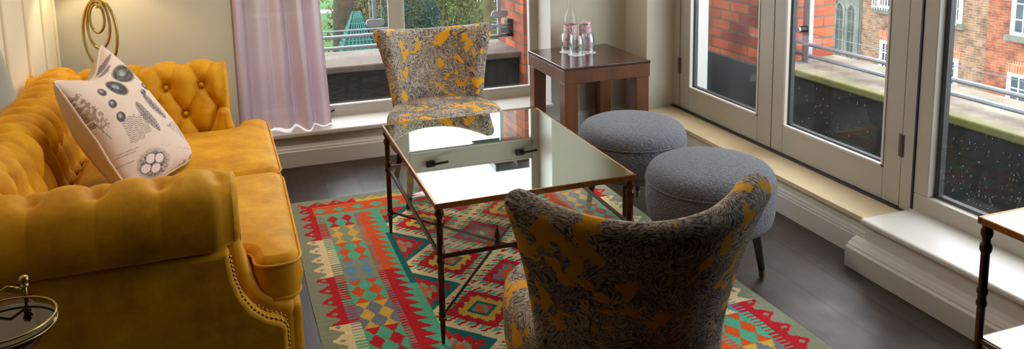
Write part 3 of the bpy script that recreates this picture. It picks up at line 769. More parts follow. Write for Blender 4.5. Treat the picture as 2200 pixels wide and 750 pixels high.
def tumbler(x, y, lab):
    z = ZT+.002; h = .118
    pr = [(.0385, 0), (.0395, .03), (.040, .055), (.038, .09), (.032, .112), (.026, h), (.0005, h), (.0005, h-.012), (.024, h-.012), (.0305, .1), (.0365, .085), (.0385, .055), (.037, .03), (.0345, 0), (.036, 0)]
    m = MB().lathe(pr, 32, (x, y, z), cap=False)
    tag(m.build('glass_tumbler', 'tumbler', smooth='all'), lab, 'glass', 'upturned tumblers on the corner table')
for x, y, lc, lt in ((1.790, 4.135, 'white paper coaster under the leftmost upturned tumbler', 'upturned glass tumbler, leftmost of the three, close to the bottle'),
                     (1.805, 4.045, 'white paper coaster nearest the table edge, under the front tumbler', 'upturned glass tumbler nearest the front edge of the dark table'),
                     (1.89, 4.075, 'white paper coaster under the rightmost upturned tumbler', 'upturned glass tumbler, rightmost of the three')):
    coaster(x, y, lc); tumbler(x, y, lt)
bx, by = 1.843, 4.215
t = thing('water_bottle', (bx, by, ZT), 'clear glass water bottle with a colourful label on the dark table', 'bottle')
pr = [(.038, 0), (.041, .005), (.041, .165), (.039, .19), (.030, .215), (.018, .245), (.0145, .262), (.0135, .30), (.016, .302), (.016, .31), (.013, .314), (.013, .318), (.0005, .318)]
MB().lathe(pr, 32, (bx, by, ZT)).build('glass_body', 'clear', t, smooth='all')
MB().lathe([(.0415, .03), (.0417, .032), (.0417, .148), (.0415, .15)], 32, (bx, by, ZT), cap=False).build('paper_label', 'label', t, smooth='all')
MB().lathe([(.0165, .312), (.0168, .33), (.012, .338), (.012, .346), (.0005, .348)], 20, (bx, by, ZT)).tube([(bx-.017, by, ZT+.25), (bx-.022, by, ZT+.28), (bx-.018, by, ZT+.32)], .0016, 5).tube([(bx+.017, by, ZT+.25), (bx+.022, by, ZT+.28), (bx+.018, by, ZT+.32)], .0016, 5).build('swing_stopper', 'chrome', t, smooth=True)
t = thing('snack_tin', (1.93, 4.19, ZT), 'lilac and orange patterned tin behind the tumblers', 'tin')
MB().lathe([(.036, 0), (.038, .004), (.038, .155), (.034, .164), (.02, .168), (.0005, .168)], 28, (1.93, 4.19, ZT)).build('tin_body', 'label', t, smooth=True)
MB().lathe([(.0388, .148), (.0388, .154), (.0385, .156)], 28, (1.93, 4.19, ZT), cap=False).build('lid_seam', 'chrome', t, smooth=True)

# ------------------------------------------------------------------ ottomans
def make_ottoman(loc, rz, label):
    t = thing('ottoman', loc, label, 'ottoman', 'grey ottomans beside the coffee table', rz)
    R = .245
    body = [(.001, .206), (R*.80, .206), (R*.90, .212), (R*.955, .228), (R*.985, .255), (R, .30), (R*1.0, .36), (R*.993, .372)]
    MB().lathe(body, 64, (0, 0, 0), cap=False).build('upholstered_drum', 'boucle', t, smooth='all', world=False)
    top = [(R*.992, .370), (R*.996, .378), (R*.985, .395), (R*.955, .411), (R*.90, .425), (R*.80, .437), (R*.62, .446), (R*.35, .4515), (.001, .453)]
    MB().lathe(top, 64, (0, 0, 0), cap=False).build('padded_top', 'boucle', t, smooth='all', world=False)
    MB().tube([(R*1.0*cos(a*2*pi/72), R*1.0*sin(a*2*pi/72), .372) for a in range(72)], .003, 6, True).build('piping', 'boucle', t, smooth='all', world=False)
    for k in range(4):
        a = pi/4+k*pi/2; d = Vector((cos(a), sin(a), 0))
        p1 = d*.168; p0 = d*.202
        lg = MB().tube([(p1.x, p1.y, .212), (p0.x*.94+p1.x*.06, p0.y*.94+p1.y*.06, .035)], [.019, .0125], 16).build('leg', 'ebony', t, smooth=True, world=False)
        q = p0*.94+p1*.06
        MB().tube([(q.x, q.y, .036), (p0.x, p0.y, .006)], [.0135, .0115], 16).build('brass_ferrule', 'gold', lg, smooth=True, world=False)
    return t
ot = make_ottoman((1.65, 2.45, 0), radians(4), 'round grey ottoman nearer the front patterned chair')
ot2 = dup(ot, (1.64, 3.06, 0), radians(9), 'round grey ottoman in front of the dark wooden side table')

# ------------------------------------------------------------------ patterned chairs (front is -y)
def make_chair(loc, rz, label):
    t = thing('cocktail_chair', loc, label, 'chair', 'patterned chairs on either side of the coffee table', rz)
    # seat : rounded, wider at the front
    def outline(k, n=56):
        o = []
        for i in range(n):
            a = 2*pi*i/n; c, s = cos(a), sin(a); e = 2/3.0
            x = abs(c)**e*(1 if c > 0 else -1); y = abs(s)**e*(1 if s > 0 else -1)
            w_ = .288-.055*max(0, y)
            o.append((x*w_*k, y*.265*k-.035))
        return o
    rings = [(.88, .255), (.955, .262), (.995, .285), (1.0, .33), (1.0, .375), (.985, .405), (.93, .425), (.8, .437), (.5, .445), (.02, .448)]
    n = 56; vs = []; fs = []
    for k, z in rings: vs += [(x, y, z) for x, y in outline(k)]
    for i in range(len(rings)-1):
        for j in range(n): j2 = (j+1) % n; fs.append((i*n+j, i*n+j2, (i+1)*n+j2, (i+1)*n+j))
    fs.append(tuple(range(n-1, -1, -1))); fs.append(tuple((len(rings)-1)*n+j for j in range(n)))
    MB().add(vs, fs).build('seat', 'fabric', t, smooth='all', world=False)
    # backrest shell
    nu, nv = 28, 18; outer = []; inner = []
    for i in range(nu+1):
        u = -1+2*i/nu; ro = []; ri = []
        for j in range(nv+1):
            v = j/nv
            w_ = .216+.020*v+.054*v**2.6
            z = .27+v*(.485+.038*abs(u)**2.2)
            bend = (.085+.07*v)*abs(u)**2
            lean = .185+.13*v+.035*v*v
            x = w_*u*(1-.06*abs(u)**3*(1-v)); y = lean-bend
            flare = .0
            # normal (approx., pointing back)
            nx = (.085+.07*v)*2*u/w_; nn = Vector((nx, 1, -.30)).normalized()
            kt = max(0, (abs(u)-.5)/.5)*max(0, (v-.4)/.6); th = .034*(1-.08*v)+.012*kt
            ro.append((x+nn.x*th, y+nn.y*th, z+nn.z*th)); ri.append((x-nn.x*th, y-nn.y*th, z-nn.z*th))
        outer.append(ro); inner.append(ri)
    # round the rim with extra loops
    vs = []; fs = []; W = nv+1
    for row in outer: vs += row
    o2 = len(vs)
    for row in inner: vs += row
    for i in range(nu):
        for j in range(nv):
            fs.append((i*W+j, i*W+j+1, (i+1)*W+j+1, (i+1)*W+j)); fs.append((o2+i*W+j, o2+(i+1)*W+j, o2+(i+1)*W+j+1, o2+i*W+j+1))
    rim = [i*W+nv for i in range(nu+1)]; bot = [i*W for i in range(nu+1)]; lf = list(range(W)); rg = [nu*W+j for j in range(W)]
    def strip(idx, out):
        base = len(vs)
        for q in idx:
            a, b = Vector(vs[q]), Vector(vs[o2+q]); vs.append(tuple((a+b)/2+out*.026+(a-b)*.0))
        for k in range(len(idx)-1):
            fs.append((idx[k], idx[k+1], base+k+1, base+k)); fs.append((base+k, base+k+1, o2+idx[k+1], o2+idx[k]))
        return base
    b1 = strip(rim, Vector((0, .004, 1))); b2 = strip(bot, Vector((0, 0, -.3))); b3 = strip(lf, Vector((-1, -.25, 0))); b4 = strip(rg, Vector((1, -.25, 0)))
    for (A, B_) in (((lf[-1], b3+nv), (rim[0], b1)), ((rg[-1], b4+nv), (rim[-1], b1+nu)), ((lf[0], b3), (bot[0], b2)), ((rg[0], b4), (bot[-1], b2+nu))):
        q = A[0]; fs.append((q, A[1], B_[1])); fs.append((o2+q, A[1], B_[1]))
    MB().add(vs, fs).build('backrest', 'fabric', t, smooth='all', sub=1, world=False)
    for sx in (-1, 1):
        for sy in (-1, 1):
            top = (sx*.19, sy*.16-.03, .262); bt = (sx*.225, -.25 if sy < 0 else   .205, .009)
            MB().tube([top, bt], [.021, .012], 14).build('leg', 'ebony', t, smooth=True, world=False)
    return t
ch = make_chair((.918, 3.70, 0), radians(-4), 'patterned grey and mustard chair facing us before the back window')
ch2 = dup(ch, (.868, 1.70, 0), pi+radians(-12), 'patterned grey and mustard chair seen from behind, at the front of the rug')

# ------------------------------------------------------------------ mustard sofa
SF = thing('sofa', (-.37, 2.93, 0), 'mustard velvet two-seat sofa with buttoned rolled arms, left of the rug', 'sofa', None, radians(1.4))
YC = 2.93; RR = .112; ZR = .645
def profile(n_face=26, n_arc=60):
    """arm cross-section (o outward, z): inner face, over the roll, under it. Returns points, normals, row coordinate."""
    pts = []
    o0, z0, o1, z1 = -.155, .40, -RR, ZR
    for i in range(n_face):
        t_ = i/n_face; pts.append((o0+(o1-o0)*t_**.8, z0+(z1-z0)*t_))
    for i in range(n_arc+1):
        a = radians(180-i*(180+78)/n_arc); pts.append((RR*cos(a), ZR+RR*sin(a)))
    pts.append((.015, ZR-RR*.98-.005)); 
    out = []; s_ = 0; prev = None; arc = []
    for p in pts:
        if prev: s_ += hypot(p[0]-prev[0], p[1]-prev[1])
        arc.append(s_); prev = p
    # row coordinate : 0 at 75 deg on the roll, 1 at 164 deg, 2 on the face at z .543, 3 lower
    def arc_of(test):
        best = min(range(len(pts)), key=test); return arc[best]
    a0 = arc_of(lambda i: abs(atan2(pts[i][1]-ZR, pts[i][0])-radians(75)) if hypot(pts[i][0], pts[i][1]-ZR) < RR*1.01 else 9)
    a1 = arc_of(lambda i: abs(pts[i][1]-.664)+(9 if pts[i][0] > 0 else 0)); a2 = arc_of(lambda i: abs(pts[i][1]-.543)+(9 if pts[i][0] > 0 else 0)); a3 = a2-.12
    for i, p in enumerate(pts):
        q = pts[max(i-1, 0)]; r = pts[min(i+1, len(pts)-1)]
        tx, tz = r[0]-q[0], r[1]-q[1]; l = hypot(tx, tz) or 1
        nx, nz = -tz/l, tx/l
        s = arc[i]
        if s > a0: rho = -(s-a0)/.16
        elif s > a1: rho = (a0-s)/(a0-a1)
        elif s > a2: rho = 1+(a1-s)/(a1-a2)
        else: rho = 2+(a2-s)/(a2-a3)
        out.append((p[0], p[1], nx, nz, rho))
    return out
PROF = profile()
def tuft(x, rho, px, x0):
    t_ = (x-x0)/px
    a, b = t_+rho/2, t_-rho/2
    def fold(q): return min(1, abs(sin(pi*q))**.55)
    lat = fold(a)*fold(b)
    ch = .26*min(1, abs(sin(pi*t_))**.25)+.74
    k = min(1, max(0, (rho+.02)/.25))                     # 1 inside the tufted field
    lat = 1-(1-lat)*(.5+.5*min(1, max(0, (rho-.5)/.45)))
    h = lat*k+ch*(1-k)
    # button pits
    r0 = round(rho); best = 9
    for rr in (r0-1, r0, r0+1):
        if rr < 0 or rr > 3: continue
        for m_ in (fl(t_-.5*(rr % 2)), fl(t_-.5*(rr % 2))+1):
            dx = (t_-.5*(rr % 2)-m_)*px; dr = (rho-rr)*.13
            best = min(best, hypot(dx, dr))
    return h, exp(-(best/.026)**2)
def tufted(name, along, axis_fn, px, x0, depth, n, ends, rho_min=-9):
    P = []
    for i in range(n+1):
        x = along[0]+(along[1]-along[0])*i/n; row = []
        for (o, z, nx, nz, rho) in PROF:
            h, pit = tuft(x, rho, px, x0)
            ed = 1
            for e in ends: ed = min(ed, abs(x-e)/.05)
            f_ = 1 if rho > 0 else max(.25, 1+rho*.55)
            d = (-depth*(1-h)*f_-.030*pit)+.004*mnoise.noise(Vector((x*9, rho*2, px*50)))
            if ed < 1: q_ = ed*ed*(3-2*ed); d = d*q_-.018*(1-q_)
            row.append(axis_fn(x, o+nx*d, z+nz*d))
        P.append(row)
    return P
def button_pts(axis_fn, px, x0, lo, hi, rows):
    out = []
    for rr in rows:
        q = min(PROF, key=lambda p: abs(p[4]-rr)); k0 = int(fl((lo-x0)/px))-1
        for k in range(k0, k0+40):
            x = x0+(k+.5*(rr % 2))*px
            if lo < x < hi: out.append(axis_fn(x, q[0]-q[2]*.036, q[1]-q[3]*.036))
    return out
def sofa_arm(sign):
    yc = YC+sign*.80
    fn = lambda x, o, z: (x, yc+sign*o, z)
    P = tufted('arm', (-.86, -.080), fn, .145, -.250, .032, 190, (-.080,))
    m = MB().grid(P)
    end = P[-1];                      # rounded front cap
    e2 = [(p[0]+.007, yc+(p[1]-yc)*.965, ZR-.02+(p[2]-ZR+.02)*.965) for p in end]; e2b = [(p[0]+.012, yc+(p[1]-yc)*.88, ZR-.02+(p[2]-ZR+.02)*.88) for p in end]
    e3 = [(p[0]+.014, yc+(p[1]-yc)*.55, ZR-.02+(p[2]-ZR+.02)*.55) for p in end]
    # pleats around the cap edge
    e2 = [(p[0]-.005*max(0, sin(i*.55))**6, p[1], p[2]) for i, p in enumerate(e2)]
    m.grid([end, e2, e2b, e3, [(-.065, yc, ZR-.03)]*len(end)])
    arm = m.build('arm', 'velvet', SF, smooth='all')
    for b in button_pts(fn, .145, -.250, -.68, -.11, (1, 2)):
        MB().ball(b, .011, 1, 1, 1, 10, 6).build('button', 'velvet', arm, smooth='all')
    # front panel below the roll, S-curved front edge
    crv = [(x-.02, z) for x, z in [(-.078, .53), (-.078, .506), (-.071, .455), (-.054, .398), (-.028, .355), (.003, .326), (.040, .308), (.054, .296), (.058, .28), (.058, .045)]]
    poly = [(-.86, .045), (-.86, .55)]+crv
    ya_, yb2 = yc+sign*(.045), yc-sign*.02
    MB().prism(poly, min(ya_, yb2), max(ya_, yb2), 'y').build('arm_panel', 'velvet', arm, bevel=.012, seg=3, smooth=True)
    crv2 = [(x+.03, z+.02) for x, z in crv[:-1]]+[(crv[-1][0]+.03, .045)]
    yi, yo = yc-sign*.15, yc-sign*.022
    MB().prism([(-.60, .045), (-.60, .40), (-.135, .40), (-.115, .55)]+crv2, min(yi, yo), max(yi, yo), 'y').build('arm_inner_panel', 'velvet', arm, bevel=.02, seg=4, smooth=True)
    nl = MB(); nl2 = MB()
    pts = []
    for (xa, za), (xb, zb) in zip(crv, crv[1:]):
        d_ = hypot(xb-xa, zb-za); k = max(1, int(d_/.0022))
        for i in range(k): pts.append((xa+(xb-xa)*i/k, za+(zb-za)*i/k))
    acc = 0; last = pts[0]; sel = []
    for p in pts:
        acc += hypot(p[0]-last[0], p[1]-last[1]); last = p
        if acc > .0125: sel.append(p); acc = 0
    for (x, z) in sel:
        nl.ball((x+.0015, ya_-sign*.012, z+.002), .0048, 1, 1, 1, 8, 5)
        if z < .35: nl2.ball((x+.0015, yb2+sign*.016, z+.002), .0042, 1, 1, 1, 8, 5)
    nl.build('nailhead_trim', 'gold', arm, smooth='all'); nl2.build('nailhead_trim', 'gold', arm, smooth='all')
sofa_arm(-1); sofa_arm(1)
fnb = lambda y, o, z: (-.757-o, y, z)
P = tufted('back', (YC-.90, YC+.90), fnb, .118, YC, .030, 300, ())
bk = MB().grid(P).build('backrest', 'velvet', SF, smooth='all')
for b in button_pts(fnb, .118, YC, YC-.62, YC+.62, (1, 2)):
    MB().ball(b, .010, 1, 1, 1, 8, 6).build('button', 'velvet', bk, smooth='all')
MB().box(-.865, -.70, YC-.84, YC+.84, .045, .55).build('back_panel', 'velvet', SF, bevel=.012)
MB().box(-.72, .086, YC-.775, YC+.775, .045, .312).build('seat_rail', 'velvet', SF, bevel=.018, seg=3)
for x in (-.80, .0):
    for y in (YC-.74, YC+.74): MB().lathe([(.018, 0), (.026, .05)], 14, (x, y, 0)).build('foot', 'ebony', SF, smooth=True)
def cushion(outl, z0, z1, dome, name):
    """outl : closed (x,y) outline ; rounded top/bottom edge"""
    n = len(outl); cx = sum(p[0] for p in outl)/n; cy = sum(p[1] for p in outl)/n
    nrm = []
    for i in range(n):
        a, b = outl[i-1], outl[(i+1) % n]; tx, ty = b[0]-a[0], b[1]-a[1]; l = hypot(tx, ty) or 1; nrm.append((ty/l, -tx/l))
    rings = []; h = z1-z0; r = .045
    for ins, z in ((.026, z0), (.014, z0+.006), (.005, z0+.02), (-.006, z0+h*.5), (.0, z1-.028), (.003, z1-.018), (.010, z1-.006), (.020, z1+.001), (.024, z1+.004)):
        rings.append([(p[0]-q[0]*ins, p[1]-q[1]*ins, z) for p, q in zip(outl, nrm)])
    vs = [p for r_ in rings for p in r_]; fs = []
    for i in range(len(rings)-1):
        for j in range(n): j2 = (j+1) % n; fs.append((i*n+j, i*n+j2, (i+1)*n+j2, (i+1)*n+j))
    fs.append(tuple(range(n-1, -1, -1)))
    ring = [Vector(p[:2]) for p in rings[-1]]
    def bd(p):
        d = 9; inside = False
        for i in range(n):
            a_, b_ = ring[i], ring[(i+1) % n]; e = b_-a_; l2 = e.length_squared
            t_ = 0 if l2 == 0 else max(0, min(1, (p-a_).dot(e)/l2)); d = min(d, (a_+e*t_-p).length)
            if (a_.y > p.y) != (b_.y > p.y) and p.x < (b_.x-a_.x)*(p.y-a_.y)/(b_.y-a_.y)+a_.x: inside = not inside
        return d if inside else -d
    x_0, x_1 = min(p.x for p in ring), max(p.x for p in ring); y_0, y_1 = min(p.y for p in ring), max(p.y for p in ring)
    pts = list(ring); hs = [0]*n; g = .024
    for i in range(int((x_1-x_0)/g)+1):
        for j in range(int((y_1-y_0)/g)+1):
            p = Vector((x_0+i*g, y_0+j*g)); q = bd(p)
            if q > .012: pts.append(p); hs.append(q)
    from mathutils.geometry import delaunay_2d_cdt
    ov, oe, of, om = delaunay_2d_cdt(pts, [(i, (i+1) % n) for i in range(n)], [], 1, 1e-7)[:4]
    o_ = len(vs)
    for p in ov:
        q = max(0, bd(p)); vs.append((p.x, p.y, z1+.004+dome*(1-exp(-q/.075))+.004*mnoise.noise(Vector((p.x*6, p.y*6, 1)))*min(1, q/.05)))
    for f_ in of: fs.append(tuple(o_+i for i in f_))
    c = MB().add(vs, fs).build(name, 'velvet', SF, smooth='all')
    MB().tube([(p[0]+q[0]*.001, p[1]+q[1]*.001, z1-.018) for p, q in zip(outl, nrm)], .0045, 6, True).tube([(p[0]-q[0]*.004, p[1]-q[1]*.004, z0+.022) for p, q in zip(outl, nrm)], .0045, 6, True).build('piping', 'velvet', c, smooth='all')
def rounded(poly, r, n=7):
    out = []
    m_ = len(poly)
    for i in range(m_):
        p0, p1, p2 = Vector(poly[i-1]), Vector(poly[i]), Vector(poly[(i+1) % m_])
        a = (p0-p1); b = (p2-p1); ra = min(r, a.length*.45, b.length*.45); A = p1+a.normalized()*ra; B = p1+b.normalized()*ra
        for k in range(n): t_ = k/(n-1); out.append(tuple((1-t_)**2*A+2*t_*(1-t_)*p1+t_*t_*B))
        q = Vector(p2+(-b).normalized()*min(r, b.length*.45)); d = q-B; mm = int(d.length/.03)
        for k in range(1, mm): out.append(tuple(B+d*k/mm))
    return out
XF = .092; EAR = .775; INN = .655
cushion(rounded([(-.62, YC-.004), (-.62, YC-INN), (-.035, YC-INN), (-.035, YC-EAR), (XF, YC-EAR), (XF+.006, YC-.004)], .058), .318, .460, .018, 'seat_cushion')
cushion(rounded([(-.62, YC+INN), (-.62, YC+.004), (XF+.006, YC+.004), (XF, YC+EAR), (-.035, YC+EAR), (-.035, YC+INN)], .058), .318, .460, .018, 'seat_cushion')

# ------------------------------------------------------------------ printed cushion on the sofa
def make_pillow():
    A, B, C_, D = Vector((-.60, 2.85, .882)), Vector((-.525, 3.345, .913)), Vector((-.205, 3.125, .485)), Vector((-.385, 2.765, .472))
    n = 170
    nrm = ((B-A).cross(D-A)).normalized()
    if nrm.x < 0: nrm = -nrm
    cen = (A+B+C_+D)/4
    def px(u, w_):                                            # cloth coordinates -> layout of the printed motif sheet
        k = (u, w_, u*w_, 1, u*u, w_*w_)
        return (sum(p*q for p, q in zip(k, (526.5, 533.2, 73.0, 62.6, -299.0, -157.5))), sum(p*q for p, q in zip(k, (-249.9, 380.2, -29.5, 254.2, 66.8, 174.2))))
    base = s2l((222, 200, 184)); ink = s2l((104, 92, 96)); dark = s2l((70, 62, 64)); pur = s2l((108, 96, 118))
    def ell(x, y, cx, cy, a, b, ang):
        dx, dy = x-cx, y-cy; c, s = cos(radians(ang)), sin(radians(ang)); return ((dx*c+dy*s)/a)**2+((-dx*s+dy*c)/b)**2
    def mixc(c, d, k): k = max(0, min(1, k)); return tuple(p*(1-k)+q*k for p, q in zip(c, d))
    def paint(x, y):
        c = base; nz = mnoise.noise(Vector((x/14, y/14, 0))); n2 = mnoise.noise(Vector((x/5, y/5, 4)))
        c = mixc(c, s2l((196, 172, 160)), .25*mnoise.noise(Vector((x/90, y/90, 7))))
        for cx, cy, a, b, an, kcol in ((382, 186, 62, 32, 22, s2l((110, 108, 98))), (350, 250, 64, 32, 28, s2l((96, 92, 104)))):
            e = ell(x, y, cx, cy, a, b, an)
            if e < 1.25: c = mixc(c, mixc(kcol, dark, .5+nz), (1.25-e)*2.2)
            e2 = ell(x, y, cx-8, cy-6, a*.45, b*.45, an)
            if e2 < 1: c = mixc(c, s2l((166, 176, 170)), (1-e2)*(.9+nz))
        for cx, cy, a, b, an in ((278, 284, 23, 17, 35), (330, 341, 22, 19, 50), (376, 401, 24, 23, 60), (500, 250, 24, 11, 30), (487, 278, 15, 10, 40)):
            e = ell(x, y, cx, cy, a, b, an)
            if e < 1: c = mixc(mixc(ink, dark, .5+nz), s2l((190, 166, 160)), max(0, 1-ell(x, y, cx-5, cy-4, a*.6, b*.6, an))*.9)
            elif e < 1.2: c = mixc(c, dark, .5)
        # speckled feather
        e = ell(x, y, 222, 380, 125, 42, 40)
        if e < 1 and nz+.35*n2 > -.05+.5*(e-.5): c = mixc(c, mixc(dark, s2l((168, 136, 70)), .5+.8*mnoise.noise(Vector((x/9, y/20, 9)))), .75)
        if abs((x-230)-(y-395)*.95) < 2.2 and 250 < x < 330: c = mixc(c, dark, .7)
        # long feathers
        for cx, cy, a, b, an in ((512, 400, 96, 21, 50), (540, 345, 88, 13, 47), (660, 395, 60, 8, 60)):
            e = ell(x, y, cx, cy, a, b, an)
            if e < 1:
                ll = (x-cx)*cos(radians(an))+(y-cy)*sin(radians(an)); cc = -(x-cx)*sin(radians(an))+(y-cy)*cos(radians(an))
                barb = .5+.5*sin((ll+abs(cc)*1.6)/2.6); kk = .95 if abs(cc) < 1.6 else (.45+.45*barb*(1-.5*e)+.5*n2)
                c = mixc(c, mixc(pur, dark, .3+nz+(.4 if cc > 0 else 0)), kk if b > 10 else .35)
        for cx, cy in ((735, 612), (722, 640), (708, 660), (765, 650)):
            if ell(x, y, cx, cy, 26, 8, 65) < 1: c = mixc(c, pur, .7)
        # text block, set in lines
        tx, ty = (x-455)*cos(radians(-22))+(y-452)*sin(radians(-22)), -(x-455)*sin(radians(-22))+(y-452)*cos(radians(-22))
        if abs(tx) < 62 and abs(ty) < 66 and ty % 9 < 4.6 and mnoise.noise(Vector((tx/4.5, fl(ty/9)*7, 2))) > -.28 and not (abs(ty) > 52 and tx > 20): c = mixc(c, ink, .75)
        tx, ty = (x-665)*cos(radians(40))+(y-472)*sin(radians(40)), -(x-665)*sin(radians(40))+(y-472)*cos(radians(40))
        if abs(tx) < 62 and abs(ty) < 20 and tx % 8 < 4.4 and mnoise.noise(Vector((ty/4.5, fl(tx/8)*7, 5))) > -.25: c = mixc(c, ink, .6)
        for cx, cy in ((410, 566), (398, 584), (390, 630)):
            if abs(y-cy+(x-cx)*.3) < 2.4 and abs(x-cx) < 48 and mnoise.noise(Vector((x/5, cy, 1))) > -.3: c = mixc(c, ink, .7)
        # nest with eggs
        e = ell(x, y, 540, 640, 84, 70, -20)
        if e < 1.5:
            k = (1.5-e)*1.5
            st = mnoise.noise(Vector((x/22+atan2(y-640, x-540)*2, y/4, 3)))+.5*n2
            c = mixc(c, mixc(ink, dark, .4+st), max(0, k*(.55+.9*st)))
            for cx, cy in ((495, 660), (550, 662), (520, 612), (568, 612)):
                q = ell(x, y, cx, cy, 29, 25, -30)
                if q < 1.25: c = mixc(dark, s2l((226, 206, 200)), max(0, min(1, (1.05-q)*3+.3*nz)))
        # faint script
        for cx, cy, a in ((690, 560, 40), (600, 545, 30), (450, 200, 40), (470, 215, 30)):
            if abs(y-cy-3*sin(x/4)) < 2 and abs(x-cx) < a: c = mixc(c, ink, .35)
        if ell(x, y, 292, 120, 40, 9, -20) < 1 or ell(x, y, 288, 145, 34, 9, -25) < 1: c = mixc(c, pur, .8)
        if ell(x, y, 50, 232, 20, 9, 50) < 1: c = mixc(c, pur, .8)
        return c
    def surf(u, w_, side):
        p = A*(1-u)*(1-w_)+B*u*(1-w_)+C_*u*w_+D*(1-u)*w_
        U, W_ = 2*u-1, 2*w_-1
        ku = 1-U*U; kw = 1-W_*W_
        # edges pulled in, top edge pressed down in the middle
        p = p+(cen-p)*(.055*ku*(W_*W_)**3+.05*kw*(U*U)**3)
        p = p+(D-A).normalized()*(.060*ku**2*(1-w_)**3)
        if w_ > .5: p = p+(cen-p)*(.16*abs(U)**7*abs(W_)**7)
        b = (max(ku, 0)**.5)*(max(kw, 0)**.5)
        b = b**.85
        amt = .080 if side > 0 else -.115
        return p+nrm*(amt*b+.004*mnoise.noise(Vector((u*5, w_*5, side))))
    vs = []; fs = []; cols = []
    for i in range(n+1):
        for j in range(n+1):
            u, w_ = i/n, j/n; vs.append(surf(u, w_, 1)); cols.append(paint(*px(u, w_)))
    for i in range(n):
        for j in range(n): a = i*(n+1)+j; fs.append((a, a+n+1, a+n+2, a+1))
    o = len(vs); n2_ = 40
    for i in range(n2_+1):
        for j in range(n2_+1): vs.append(surf(i/n2_, j/n2_, -1)); cols.append(s2l((196, 176, 152)))
    for i in range(n2_):
        for j in range(n2_): a = o+i*(n2_+1)+j; fs.append((a, a+1, a+n2_+2, a+n2_+1))
    t = thing('throw_cushion', tuple((C_+D)/2), 'cream cushion printed with feathers, eggs and a nest on the mustard sofa', 'cushion')
    m = MB(); m.add(vs, fs)
    c = m.build('cushion_cover', attrmat('printed_linen', 'print', .85, .25, 260), t, smooth='all')
    colour_attr(c.data, cols, 'print', 'POINT')
    ed = [surf(k/40, 0, 1) for k in range(40)]+[surf(1, k/40, 1) for k in range(40)]+[surf(1-k/40, 1, 1) for k in range(40)]+[surf(0, 1-k/40, 1) for k in range(40)]
    MB().tube(ed, .0048, 6, True).build('piping', mat('cushion_piping', (226, 208, 200), .8, bump=.3, bscale=300), t, smooth='all')
make_pillow()

# ------------------------------------------------------------------ sheer curtain
def make_curtain():
    nx, nz = 150, 26; P = []
    for i in range(nx+1):
        s = i/nx; row = []
        for j in range(nz+1):
            z = .209+(2.34-.209)*(j/nz)**1.4; tz = (z-.209)/2.13
            x0, x1 = -.115+.0*tz, .445-.06*min(1, tz*1.5)
            x = x0+(x1-x0)*s
            f = 4.6+1.4*s
            amp = (.062-.016*tz)*(.8+.35*sin(s*9+1))*(1-.75*max(0, (s-.80)/.2))
            ph = .9*sin(5*s)+.15*sin(6*tz)*s
            a_ = 2*pi*f*s*.92+ph; y = 4.395+amp*(.85*sin(a_)+.3*sin(2*a_+1.2))+.012*sin(23*s+3*tz)
            row.append((x+.012*cos(2*pi*f*s*.92+ph), y, z-(.004*sin(9*s) if j == 0 else 0)))
        P.append(row)
    t = thing('curtain', (.16, 4.40, .21), 'sheer lilac curtain drawn to the left of the back window', 'curtain')
    o = MB().grid(P).build('curtain_cloth', 'sheer', t, smooth='all')
    r = thing('curtain_rail', (.8, 4.40, 2.36), 'white curtain rail above the back window', 'curtain rail')
    MB().tube([(-.3, 4.395, 2.36), (1.9, 4.395, 2.36)], .012, 10).build('rail_tube', 'white', r, smooth=True)
    for x in (-.25, 1.85): MB().box(x-.01, x+.01, 4.33, 4.40, 2.35, 2.37).build('bracket', 'white', r)
make_curtain()

# ------------------------------------------------------------------ lamps and small tables at both ends of the sofa
t = thing('lamp_table', (-.645, 4.09, 0), 'small round dark table in the corner behind the sofa', 'table')
MB().lathe([(.14, .60), (.145, .605), (.145, .62), (.14, .625)], 40, (-.645, 4.09, 0)).build('table_top', 'woodtop', t, smooth=True)
MB().lathe([(.11, 0), (.11, .012), (.02, .03), (.016, .1), (.016, .56), (.04, .60)], 24, (-.645, 4.09, 0)).build('pedestal', 'ebony', t, smooth=True)
t = thing('ring_lamp', (-.645, 4.09, .625), 'gold table lamp of nested rings standing behind the sofa', 'lamp')
cx, cy = -.645, 4.09; d = Vector((rt.x, rt.y, 0)).normalized()
def ring(ztop, hw, hh, r, dx):
    zc = ztop-hh
    return MB().tube([(cx+d.x*(hw*cos(a*2*pi/56)+dx), cy+d.y*(hw*cos(a*2*pi/56)+dx), zc+hh*sin(a*2*pi/56)) for a in range(56)], r, 10, True)
ring(1.018, .080, .165, .007, .0).build('outer_ring', 'gold', t, smooth='all')
ring(1.010, .053, .115, .0068, -.004).build('middle_ring', 'gold', t, smooth='all')
ring(.994, .034, .068, .0065, -.008).build('inner_ring', 'gold', t, smooth='all')
MB().lathe([(.075, 0), (.075, .012), (.02, .018), (.012, .055)], 28, (cx, cy, .625)).build('lamp_base', 'gold', t, smooth=True)
MB().lathe([(.010, .975), (.006, .985), (.006, 1.13), (.014, 1.135), (.014, 1.19)], 14, (cx, cy, 0)).build('lamp_stem', 'gold', t, smooth=True)
MB().lathe([(.15, 1.12), (.115, 1.34), (.113, 1.34), (.148, 1.12), (.15, 1.12)], 40, (cx, cy, 0), cap=False).tube([(cx-.145, cy, 1.14), (cx+.145, cy, 1.14)], .003, 6).build('lamp_shade', 'shade', t, smooth=True)

